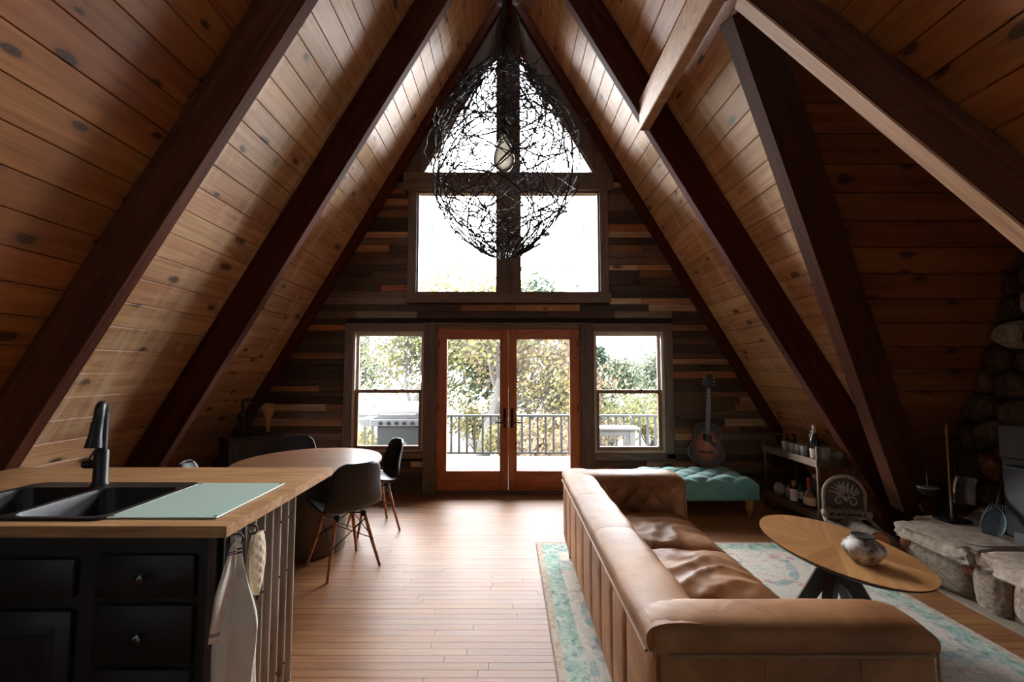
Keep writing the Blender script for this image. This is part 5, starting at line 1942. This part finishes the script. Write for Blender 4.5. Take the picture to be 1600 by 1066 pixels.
dc = thing('decanter_stopper', 'crystal ball bottle stopper rising above the tumblers', 'bottle stopper', (2.955, 4.355, Z1))
M().lathe([(.026, 0), (.028, .004), (.028, .075), (.020, .10), (.012, .115), (.012, .15)], (0, 0, 0), 16).build('bottle', BG, dc, True)
M().lathe([(.008, .15), (.008, .175), (.018, .185), (.026, .205), (.018, .226), (.008, .234), (.014, .246), (.016, .256), (0, .268)], (0, 0, 0), 8).build('stopper', plain('cut_crystal', (190, 184, 176), 0.1, spec=1.0, var=0.3), dc)
jr = thing('glass_jar', 'lidded clear glass jar at the right of the wine bottle', 'jar', (3.01, 4.26, Z1))
M().lathe([(.0, .001), (.046, .001), (.050, .01), (.050, .10), (.042, .118), (.042, .125)], (0, 0, 0), 20).build('glass', GL, jr, True)
M().lathe([(.046, .122), (.047, .14), (.04, .147), (0, .148)], (0, 0, 0), 20).build('lid', plain('pewter_lid', (84, 88, 90), 0.35, metal=0.6), jr, True)
bw = thing('glass_bowl', 'small clear glass bowl at the far right of the upper tray', 'bowl', (3.115, 4.25, Z1))
M().lathe([(.03, .001), (.055, .03), (.062, .065), (.058, .065), (.05, .032), (.0, .012)], (0, 0, 0), 20).build('glass', GL, bw, True)
M().lathe([(.032, 0), (.034, .006), (.03, .01)], (0, 0, 0), 16).build('foot', GL, bw, True)
# lower tray
CERA = plain('cream_stoneware', (150, 134, 118), 0.6, var=0.1)
for (x, y, lb) in ((2.95, 4.90, 'round stoneware jug at the back left of the lower tray'), (2.975, 4.74, 'round stoneware jug second from the back of the lower tray')):
    t = thing('stoneware_jug', lb, 'jug', (x, y, Z2))
    M().lathe([(.035, 0), (.05, .02), (.056, .055), (.048, .09), (.032, .108), (.034, .12), (.028, .12), (.03, .105), (.0, .03)], (0, 0, 0), 20).build('body', CERA, t, True)
    M().tube([(.045, 0, .09), (.075, 0, .085), (.078, 0, .05), (.053, 0, .04)], .006, 6).build('handle', CERA, t, True)
bottle(2.915, 4.60, Z2, .033, .215, .14, .017, BG, 'bitters bottle with an orange cap and pale label on the lower tray', ORC, WHL, (.1, .95), cap_h=.045)
bottle(3.0, 4.62, Z2, .036, .20, .13, .015, GG, 'small green bottle behind the flask with the red wax neck', BLK, WHL, (.25, .8), cap_h=.03)
rb_ = thing('bottle', 'flat square whisky bottle with a long red wax neck and cream label', 'bottle', (2.955, 4.42, Z2))
M().lathe([(.055, 0), (.060, .008), (.060, .12), (.05, .14), (.02, .17), (.018, .20)], (0, 0, 0), 20, None, .8, 1.15).build('glass', AM, rb_, True)
M().lathe([(.0205, .185), (.022, .19), (.021, .275), (.019, .285), (0, .287)], (0, 0, 0), 14).build('wax_neck', RED, rb_, True)
M().lathe([(.0608, .03), (.0612, .031), (.0612, .104), (.0608, .105)], (0, 0, 0), 24, None, .8, 1.15).build('paper_label', CRL, rb_, True)
M().tube([(.0, .068, .11), (.0, .09, .105), (.0, .092, .07), (.0, .07, .055)], .006, 6).build('handle', AM, rb_, True)
bottle(3.075, 4.52, Z2, .038, .30, .19, .016, GG, 'tall green bottle standing behind the cart post on the lower tray', WHL, None, cap_h=.04)
bottle(3.045, 4.25, Z2, .037, .315, .19, .018, plain('pale_gin_glass', (150, 150, 138), 0.1, spec=0.8), 'clear tall bottle with a cream label and grey cap beside the carved iron arch', GRY, CRL, (.12, .95), cap_h=.085)

# ------------------------------------------------------------------ stone hearth and chimney
def stone(name, a, b_, c, scale=22.0):
    m, nt, bs = newmat(name)
    co, oi = obj_coord(nt, True)
    n = nd(nt, 'ShaderNodeTexNoise', i_Scale=scale, i_Detail=10.0, i_Roughness=0.75)
    nt.links.new(co, n.inputs['Vector'])
    n2 = nd(nt, 'ShaderNodeTexNoise', i_Scale=3.0, i_Detail=5.0, i_Roughness=0.6)
    nt.links.new(co, n2.inputs['Vector'])
    c1 = ramp(nt, [(0.34, rgba(a)), (0.52, rgba(b_)), (0.68, rgba(c))], n.outputs[0]).outputs[0]
    hv = nd(nt, 'ShaderNodeHueSaturation')
    nt.links.new(math_(nt, 'MULTIPLY_ADD', oi.outputs['Random'], .5, .75), hv.inputs['Value'])
    nt.links.new(math_(nt, 'MULTIPLY_ADD', math_(nt, 'FRACT', math_(nt, 'MULTIPLY', oi.outputs['Random'], 13.7)), .03, .485), hv.inputs['Hue'])
    nt.links.new(mixc(nt, math_(nt, 'MULTIPLY', n2.outputs[0], .45), c1, rgba(a)), hv.inputs['Color'])
    nt.links.new(hv.outputs[0], bs.inputs['Base Color'])
    bs.inputs['Roughness'].default_value = 0.9
    bs.inputs['Specular IOR Level'].default_value = 0.25
    bump(nt, bs, math_(nt, 'ADD', n.outputs[0], n2.outputs[0]), 0.9, 0.03)
    return m
GRAN = stone('speckled_granite', (132, 114, 96), (198, 182, 160), (232, 220, 204), 38)
FLAG = stone('pale_flagstone', (166, 144, 120), (216, 200, 180), (240, 230, 216), 16)
FIELD = stone('brown_fieldstone', (50, 38, 30), (92, 72, 56), (138, 112, 86), 20)
RUSTY = stone('rust_fieldstone', (86, 52, 34), (138, 90, 60), (176, 128, 92), 20)
hearth = thing('stone_hearth', 'raised hearth of rough granite boulders and pale cap slabs', 'hearth', (3.35, 2.4, 0))
m = M().bx(3.03, XS - .06, 1.6, 3.40, 0, .30)
m.build('mortar_core', plain('hearth_mortar', (120, 108, 96), 0.95, var=0.2, scale=20, bump_s=0.7, bscale=30), hearth, world=True)
M().prism([(2.925, 1.5), (3.06, 1.5), (3.06, 3.42), (2.955, 3.40), (2.935, 2.9), (2.92, 2.3)], lambda u, v, w: (u, v, w), 0, .012).build('mortar_foot', plain('floor_mortar', (150, 136, 120), 0.95, var=0.2, scale=30, bump_s=0.5), hearth, world=True)
def rock(parent, c, s, seed, mat, name='stone', amp=.10, sub=4, power=.55, rot=None, freq=1.4):
    m = M().blob((0, 0, 0), s, sub, seed, amp, freq, power)
    o = m.build(name, mat, None, True, 180)
    p = WORLD[parent.name].inverted() @ Vector(c) if parent.name in WORLD else Vector(c)
    o.location = p
    if rot:
        o.rotation_euler = rot
    o.parent = parent
    return o
rock(hearth, (3.075, 3.20, .135), (.115, .235, .15), 1, GRAN, rot=(R(-6), 0, R(4)))
rock(hearth, (3.08, 2.855, .13), (.105, .105, .145), 2, GRAN, amp=.12)
rock(hearth, (3.08, 2.42, .14), (.115, .315, .15), 3, GRAN, amp=.07)
rock(hearth, (3.08, 1.85, .14), (.11, .25, .15), 4, GRAN)
rock(hearth, (3.06, 2.955, .235), (.08, .06, .05), 6, RUSTY, amp=.2, sub=3)
rock(hearth, (3.02, 3.41, .16), (.05, .05, .12), 7, RUSTY, amp=.2, sub=3)
rock(hearth, (3.20, 3.16, .318), (.28, .30, .055), 8, FLAG, 'cap_slab', .16, 5, .30, freq=2.8)
rock(hearth, (3.24, 2.55, .318), (.29, .335, .055), 9, FLAG, 'cap_slab', .16, 5, .30, freq=2.8)
rock(hearth, (3.24, 1.92, .318), (.29, .30, .052), 10, FLAG, 'cap_slab', .12, 4, .45, freq=2.2)
rock(hearth, (3.42, 3.46, .315), (.22, .16, .05), 12, FLAG, 'cap_slab', .12, 4, .45, freq=2.2)
rock(hearth, (3.50, 3.56, .15), (.16, .12, .15), 13, FIELD, 'stone', .12)

# fieldstones of the chimney face: irregular cells with mortar joints between
rng = random.Random(19)
seeds = []
tries = 0
while len(seeds) < 62 and tries < 4000:
    tries += 1
    y, z = rng.uniform(2.5, 4.0), rng.uniform(.30, 3.2)
    if y > DR_Y + dorm(z) + .05:
        continue
    dmin = .15 if rng.random() < .3 else .235
    if all(math.hypot((y - a) * .8, z - b_) > dmin for a, b_ in seeds):
        seeds.append((y, z))
def clip(poly, px, py, nx, ny):
    out = []
    for i_ in range(len(poly)):
        p, q = poly[i_], poly[(i_ + 1) % len(poly)]
        dp = (p[0] - px) * nx + (p[1] - py) * ny
        dq = (q[0] - px) * nx + (q[1] - py) * ny
        if dp <= 0:
            out.append(p)
        if dp * dq < 0:
            t = dp / (dp - dq)
            out.append((p[0] + (q[0] - p[0]) * t, p[1] + (q[1] - p[1]) * t))
    return out
for k, (y, z) in enumerate(seeds):
    poly = [(2.35, .25), (4.1, .25), (4.1, 3.4), (2.35, 3.4)]
    for j, (y2, z2) in enumerate(seeds):
        if j != k:
            dy_, dz_ = y2 - y, z2 - z
            L_ = math.hypot(dy_, dz_)
            poly = clip(poly, (y + y2) / 2 - dy_ / L_ * .010, (z + z2) / 2 - dz_ / L_ * .010, dy_, dz_)
    # keep inside the dormer's far slope
    poly = clip(poly, DR_Y + dorm(z) - .015, z, DR_S, 1.0)
    if len(poly) < 3:
        continue
    cy = sum(p[0] for p in poly) / len(poly)
    cz = sum(p[1] for p in poly) / len(poly)
    # rounded outline
    out = poly
    for _ in range(3):
        nw = []
        for i_ in range(len(out)):
            p, q = out[i_], out[(i_ + 1) % len(out)]
            nw += [(p[0] * .8 + q[0] * .2, p[1] * .8 + q[1] * .2), (p[0] * .2 + q[0] * .8, p[1] * .2 + q[1] * .8)]
        out = nw
    n = len(out)
    proud = rng.uniform(.0, .05)
    m = M()
    rings = [(1.0, .16), (1.0, .07), (.965, .035), (.88, .010), (.6, .0), (.3, -.004)]
    for (sc_, dx_) in rings:
        for (py, pz) in out:
            q = Vector((0, (py - cy) * sc_, (pz - cz) * sc_))
            nz_ = mnoise.noise(Vector((q.y * 9 + k, q.z * 9, k * 1.3))) * .018 + mnoise.noise(Vector((q.y * 26 + k, q.z * 26, k))) * .006
            m.v.append((dx_ - proud + (nz_ if dx_ < .1 else 0), q.y * (1 + nz_ * .6), q.z * (1 + nz_ * .6)))
    m.v.append((-proud - .004, 0, 0))
    for r_ in range(len(rings) - 1):
        for j in range(n):
            j2 = (j + 1) % n
            m.f.append((r_ * n + j, r_ * n + j2, (r_ + 1) * n + j2, (r_ + 1) * n + j))
    for j in range(n):
        m.f.append(((len(rings) - 1) * n + j, (len(rings) - 1) * n + (j + 1) % n, len(m.v) - 1))
    rr_ = rng.random()
    o = m.build('stone', FIELD if rr_ < .7 else (RUSTY if rr_ < .86 else GRAN), None, True, 180)
    o.location = (XS, cy, cz)
    o.parent = wall_right

# stove insert ----------------------------------------------------------
STV = plain('grey_cast_iron', (84, 86, 88), 0.6, metal=0.2, var=0.12, scale=10, bump_s=0.05)
sv = thing('stove_insert', 'grey cast iron stove insert with brass framed glass door in the fireplace', 'stove', (3.46, 2.72, .37))
M().rbox(.0, .30, -.43, .43, .0, .54, .008, 1).build('body', STV, sv)
M().rbox(-.012, .30, -.45, .43, .54, .755, .008, 1).build('hood', STV, sv)
M().rbox(-.10, .0, -.36, .33, .48, .50, .004, 1).build('top_lip', MAT['black_iron'], sv)
dr = M().rbox(-.022, .0, -.33, .275, .10, .47, .006, 1).build('door', STV, sv)
M().rbox(-.026, -.022, -.27, .215, .15, .42, .002, 1).build('glass', plain('sooty_glass', (14, 13, 12), 0.1, spec=0.8), dr)
bf = M()
for (a, b_, c, d) in ((-.285, .23, .135, .155), (-.285, .23, .415, .435), (-.285, -.265, .155, .415), (.21, .23, .155, .415)):
    bf.bx(-.034, -.022, a, b_, c, d)
bf.build('brass_frame', MAT['brass'], dr)
M().rbox(-.14, .0, -.33, .26, .005, .085, .006, 1).build('ash_lip', STV, sv)

# fireplace tools ----------------------------------------------------------
tx, ty, tzz = 3.365, 3.43, .378
ft = thing('fireplace_tool_stand', 'brass and iron fireplace tool stand on the hearth', 'tool stand', (tx, ty, tzz))
M().rbox(-.09, .09, -.07, .07, 0, .014, .004, 1).build('base', MAT['black_iron'], ft)
M().tube([(0, 0, .01), (0, 0, .17)], .009, 8).build('lower_pole', MAT['steel'], ft, True)
M().tube([(0, 0, .17), (0, 0, .62)], .010, 10).build('pole', MAT['brass'], ft, True)
M().lathe([(.010, .60), (.014, .615), (.009, .63), (.009, .655), (.017, .668), (.020, .685), (.015, .702), (.006, .712), (.010, .722), (0, .730)], (0, 0, 0), 14).build('finial', MAT['brass'], ft, True)
M().tube([(-.15, .02, .60), (-.15, .02, .615), (0, 0, .615), (.08, -.02, .615), (.08, -.02, .60)], .006, 6).build('cross_arm', MAT['black_iron'], ft, True)
fs_ = thing('fire_shovel', 'square pan fire shovel hanging on the tool stand', 'fire shovel', (tx + .0, ty - .045, tzz + .17))
M().tube([(0, 0, .43), (.0, 0, .19), (.0, -.005, .16)], .006, 8).build('handle', MAT['black_iron'], fs_, True)
def shp(u, v):
    e = abs(2 * u - 1) ** 6
    return (-.055 + (.145 + .01 * v) * u - .02 * v, -.012 - .045 * e - .02 * (1 - v) ** 4, .165 - .20 * v + .02 * (1 - u))
o = M().grid(shp, 20, 16).build('pan', plain('worn_steel_pan', (120, 112, 106), 0.45, metal=0.7, var=0.35, scale=14), fs_, True, 180)
sdm = o.modifiers.new('thick', 'SOLIDIFY')
sdm.thickness = .003
tg = thing('fire_poker', 'twisted iron fire poker hanging right of the brass pole', 'fire poker', (tx + .08, ty - .02, tzz + .14))
tp = []
for q in range(30):
    f = q / 29
    tp.append((.006 * math.sin(f * 40) * (f > .5), .006 * math.cos(f * 40) * (f > .5), .46 * f + .02))
M().tube(tp, .006, 6).build('shaft', MAT['black_iron'], tg, True)
M().tube([(0, 0, .03), (0, 0, .0), (-.02, -.004, -.01), (-.03, -.004, .01)], .006, 6).build('hook', MAT['steel'], tg, True)
ld = thing('fire_ladle', 'dark round bowl ladle hanging at the left of the tool stand', 'ladle', (tx - .15, ty + .02, tzz + .22))
M().tube([(0, 0, .39), (0, 0, .03)], .006, 6).build('handle', MAT['black_iron'], ld, True)
M().lathe([(0, -.045), (.04, -.035), (.062, -.005), (.066, .018), (.062, .018), (.055, -.005), (0, -.038)], (0, 0, 0), 22).build('bowl', MAT['black_iron'], ld, True)
M().lathe([(.0655, .016), (.068, .018), (.068, .022), (.064, .022)], (0, 0, 0), 22).build('rim', MAT['steel'], ld, True)

# slotted ash scoop leaning on the chimney
p0, p1 = Vector((3.33, 3.12, .378)), Vector((3.545, 3.20, .85))
ax = (p1 - p0).normalized()
sc = thing('ash_scoop', 'slotted blue grey steel ash scoop with black handle leaning by the stove', 'ash scoop', tuple(p0))
SCM = plain('blue_grey_steel', (104, 122, 130), 0.5, metal=0.5, var=0.25, scale=18)
side = Vector((.62, -.78, 0)).normalized()
nrm = side.cross(ax).normalized()
def scp(u, v):
    w_ = .062 * (math.sin(PI * min(1, .22 + v * .80)) ** .6)
    s_ = (2 * u - 1)
    p = ax * (.0 + v * .20) + side * (s_ * w_) - nrm * (-.03 * abs(s_) ** 3) * 1.0
    return tuple(p)
o = M().grid(scp, 18, 20).build('blade', SCM, sc, True, 180)
sdm = o.modifiers.new('thick', 'SOLIDIFY')
sdm.thickness = .003
for q in range(7):
    s_ = -1 + q / 3.0
    pa = ax * .11 + side * (s_ * .055) + nrm * (.03 * abs(s_) ** 3 + .004)
    pb = ax * .215 + side * (s_ * .035) + nrm * .012
    M().tube([pa, pb], .0035, 5).build('rib', SCM, sc, True)
M().tube([ax * .19, ax * .24, ax * .32, ax * .49], [.012, .010, .013, .016], 10).build('handle', MAT['black_matt'], sc, True)

# log holder with carved iron back --------------------------------------------
CI = plain('weathered_cast_iron', (158, 140, 122), 0.75, metal=0.1, var=0.3, scale=30, bump_s=0.4, bscale=60)
CI2 = plain('dark_iron_recess', (76, 66, 58), 0.8, var=0.2)
lh = thing('log_holder', 'iron log holder with carved arched back plate beside the hearth', 'log holder', (2.895, 3.90, 0), R(-10))
def arch(hw, z0, zs, zt, n=14):
    pts = [(-hw, z0), (hw, z0), (hw * 1.02, zs)]
    for q in range(1, n):
        a = PI * q / n
        pts.append((hw * 1.02 * math.cos(a), zs + (zt - zs) * math.sin(a)))
    pts.append((-hw * 1.02, zs))
    return pts
ap = arch(.158, .25, .44, .598)
bp = M().prism(ap, lambda u, v, w: (u, w, v), -.012, .012).build('back_plate', CI2, lh, False)
M().tube([(u, -.016, v) for u, v in ap] + [(ap[0][0], -.016, ap[0][1])], .014, 8, False).build('rim', CI, bp, True)
rl = M()
rr = random.Random(2)
def scroll(cx, cz, r0, turns, a0, s):
    pts = []
    for q in range(22):
        f = q / 21
        a = a0 + s * f * turns * 2 * PI
        r_ = r0 * (1 - .85 * f)
        pts.append((cx + r_ * math.cos(a), -.016, cz + r_ * math.sin(a)))
    rl.tube(pts, [.010 * (1 - .4 * q / 21) for q in range(22)], 6)
scroll(-.035, .39, .045, 1.3, 0, 1)
scroll(.065, .385, .045, 1.3, PI, -1)
scroll(.02, .44, .035, 1.1, PI / 2, 1)
for q in range(9):
    a = R(20 + 140 * q / 8)
    c0 = Vector((.02 + .05 * math.cos(a), -.016, .42 + .04 * math.sin(a)))
    c1 = Vector((.0 + .125 * math.cos(a), -.020, .43 + .125 * math.sin(a)))
    mid = (c0 + c1) / 2 + Vector((.018 * math.sin(a * 3), -.004, .01))
    rl.tube([c0, mid, c1], [.007, .011, .005], 6)
for q in range(12):
    xx = -.13 + .26 * q / 11
    rl.tube([(xx, -.014, .27 + .012 * math.sin(q * 2.1)), (xx + .012, -.02, .295), (xx - .008, -.014, .325 + .01 * math.cos(q))], [.006, .011, .005], 6)
rl.build('carved_relief', CI, bp, True)
for s in (-1, 1):
    am = M().tube([(s * .165, 0, .30), (s * .17, -.05, .25), (s * .185, -.14, .20), (s * .19, -.28, .12), (s * .19, -.40, .03), (s * .19, -.42, .0)], [.016, .018, .017, .015, .015, .016], 8).build('arm', CI, lh, True)
    M().blob((s * .17, -.05, .285), (.026, .026, .034), 2, 3 + s, .15).build('knob', CI, am, True)
    M().tube([(s * .13, .012, .26), (s * .14, .03, .12), (s * .15, .05, 0)], .014, 8).build('rear_leg', CI, lh, True)
for q in range(4):
    yy = -.04 - q * .10
    M().tube([(-.185, yy, .075), (.185, yy, .075)], .009, 6).build('grate_bar', CI2, lh, True)
M().tube([(-.185, .04, .075), (-.185, -.38, .075)], .009, 6).build('side_bar', CI2, lh, True)
M().tube([(.185, .04, .075), (.185, -.38, .075)], .009, 6).build('side_bar', CI2, lh, True)

# split logs --------------------------------------------------------------------
BARK = plain('pale_grey_bark', (112, 100, 88), 0.95, var=0.3, scale=26, bump_s=0.9, bscale=30)
def endgrain():
    m, nt, bs = newmat('log_end_grain')
    tc = nd(nt, 'ShaderNodeTexCoord')
    wv = nd(nt, 'ShaderNodeTexWave', i_Scale=28.0, i_Distortion=2.0, i_Detail=3.0)
    wv.wave_type = 'RINGS'
    wv.rings_direction = 'Y'
    nt.links.new(tc.outputs['Object'], wv.inputs['Vector'])
    nt.links.new(ramp(nt, [(0, rgba((160, 94, 52))), (1, rgba((206, 140, 88)))], wv.outputs[0]).outputs[0], bs.inputs['Base Color'])
    bs.inputs['Roughness'].default_value = 0.85
    return m
EG = endgrain()
def log(x, y, z, r, L, rz, seed, label):
    t = thing('firewood_log', label, 'log', (x, y, z), R(rz), 'firewood logs')
    n = 22
    def pr(u, v):
        a = 2 * PI * u
        rr_ = r * (1 + .08 * mnoise.noise(Vector((math.cos(a) * 1.4 + seed, math.sin(a) * 1.4, v * .8))))
        return (rr_ * math.cos(a), L * v, rr_ * math.sin(a))
    M().grid(pr, n, 8, True).build('bark', BARK, t, True, 180)
    for v, s in ((0, -.001), (1, .001)):
        m = M()
        m.v = [pr(q / n, v) for q in range(n)]
        m.v = [(p[0] * .93, p[1] + s, p[2] * .93) for p in m.v]
        m.f = [tuple(range(n))]
        m.build('cut_end', EG, t)
log(2.865, 3.50, .175, .088, .34, -4, 1, 'larger cut log with orange end on the log holder')
log(3.055, 3.50, .085, .083, .33, -12, 2, 'cut log on the floor against the left end of the hearth')
log(2.74, 3.52, .168, .075, .32, 6, 3, 'slimmer cut log at the left side of the log holder')

# ------------------------------------------------------------------ twig chandelier
CHY = 3.0
ch = thing('twig_chandelier', 'large tangled wire and twig nest chandelier around one giant bulb', 'chandelier', (-.03, CHY, 2.30))
TWM = plain('dark_wire_twig', (38, 33, 36), 0.55, metal=0.3, var=0.3, scale=30)
rng = random.Random(77)
NZ = [(2.27, .03), (2.33, .16), (2.42, .29), (2.55, .41), (2.70, .485), (2.85, .525), (3.00, .535), (3.15, .515), (3.28, .46), (3.40, .38), (3.50, .30), (3.60, .20), (3.70, .11), (3.80, .05), (3.90, .025)]
def nest_r(z):
    for (a, b_), (c, d) in zip(NZ, NZ[1:]):
        if a <= z <= c:
            return b_ + (d - b_) * (z - a) / (c - a)
    return .02
nest = M()
thorn = M()
for i_ in range(125):
    big = i_ % 3
    a = rng.uniform(0, 2 * PI)
    z = rng.uniform(2.36, 3.45)
    n = 26
    da = rng.choice([-1, 1]) * rng.uniform(.05, .16)
    dz = rng.uniform(-.045, .045)
    sh = rng.uniform(.80, 1.02)
    pts = []
    curl = rng.uniform(-.02, .02)
    for q in range(n):
        dz += curl * .25 + rng.gauss(0, .006)
        da += rng.gauss(0, .012)
        z += dz
        a += da
        if z < 2.30 or z > 3.62:
            dz = -dz * .8
            z = min(max(z, 2.30), 3.62)
        r_ = nest_r(z) * sh + rng.gauss(0, .006)
        pts.append((r_ * math.cos(a) - .03, CHY + r_ * math.sin(a), z))
        if rng.random() < .16:
            p = Vector(pts[-1])
            e = p + Vector((rng.gauss(0, 1), rng.gauss(0, 1), rng.gauss(0, 1))).normalized() * rng.uniform(.015, .035)
            thorn.tube([p, (p + e) / 2, e], [.003, .006, .002], 4, False)
    nest.tube(pts, rng.choice([.0038, .0045, .0052]), 3, False)
# bundle rising from the nest to the ridge
for i_ in range(34):
    a = rng.uniform(0, 2 * PI)
    pts = []
    for q in range(9):
        z = 3.42 + .55 * q / 8
        r_ = nest_r(min(z, 3.9)) * rng.uniform(.6, 1.05)
        a += rng.gauss(0, .18)
        pts.append((r_ * math.cos(a) - .03, CHY + r_ * math.sin(a), z + rng.gauss(0, .01)))
    nest.tube(pts, .0036, 3, False)
# stray ends
for i_ in range(46):
    a = rng.uniform(0, 2 * PI)
    z = rng.uniform(2.5, 3.6)
    r_ = nest_r(z)
    p = Vector((r_ * math.cos(a) - .03, CHY + r_ * math.sin(a), z))
    d = Vector((math.cos(a), math.sin(a), rng.uniform(-.3, .6)))
    pts = [p + d * (.02 * q) + Vector((rng.gauss(0, .008), rng.gauss(0, .008), rng.gauss(0, .008))) for q in range(5)]
    nest.tube(pts, .0032, 3, False)
stuff(nest.build('wire_nest', TWM, ch, True, 180, world=True))
stuff(thorn.build('twig_buds', TWM, ch, True, 180, world=True))
cord = M()
for s in range(3):
    cord.tube([(-.03 + .010 * math.cos(s * 2.1 + q * .7), CHY + .010 * math.sin(s * 2.1 + q * .7), 3.25 + (5.99 - 3.25) * q / 40) for q in range(41)], .006, 5, False)
cord.build('cord', TWM, ch, True, 180, world=True)
bz = 3.06
M().lathe([(.022, .205), (.026, .20), (.026, .125), (.030, .12), (.030, .105), (.024, .10)], (-.03, CHY, bz), 16).build('socket', MAT['black_iron'], ch, True, world=True)
M().lathe([(.024, .105), (.030, .07), (.050, .02), (.068, -.03), (.075, -.07), (.070, -.11), (.050, -.145), (.025, -.16), (0, -.164)], (-.03, CHY, bz), 26).build('bulb', glow_glass('cream_giant_bulb', (232, 220, 196), .35), ch, True, world=True)
fil = M()
for s in range(5):
    a = s * 2 * PI / 5
    fil.tube([(-.03 + .008 * math.cos(a), CHY + .008 * math.sin(a), bz + .10), (-.03 + .03 * math.cos(a), CHY + .03 * math.sin(a), bz - .01), (-.03 + .034 * math.cos(a + .6), CHY + .034 * math.sin(a + .6), bz - .09), (-.03 + .01 * math.cos(a + 1), CHY + .01 * math.sin(a + 1), bz - .02)], .0014, 5, False)
fil.build('filament', MAT['brass'], ch, True, world=True)

# wall outlet on the plank wall ------------------------------------------------
wo = thing('wall_outlet', 'small grey wall outlet left of the guitar above the ottoman', 'outlet', (2.06, YB - .027, .48))
M().rbox(-.035, .035, -.006, 0, -.055, .055, .003, 1).build('plate', plain('grey_outlet', (96, 98, 96), 0.5, var=0.05), wo)
for zz in (-.022, .022):
    M().rbox(-.015, .015, -.0075, -.006, zz - .014, zz + .014, .001, 1).build('socket', MAT['black_matt'], wo)
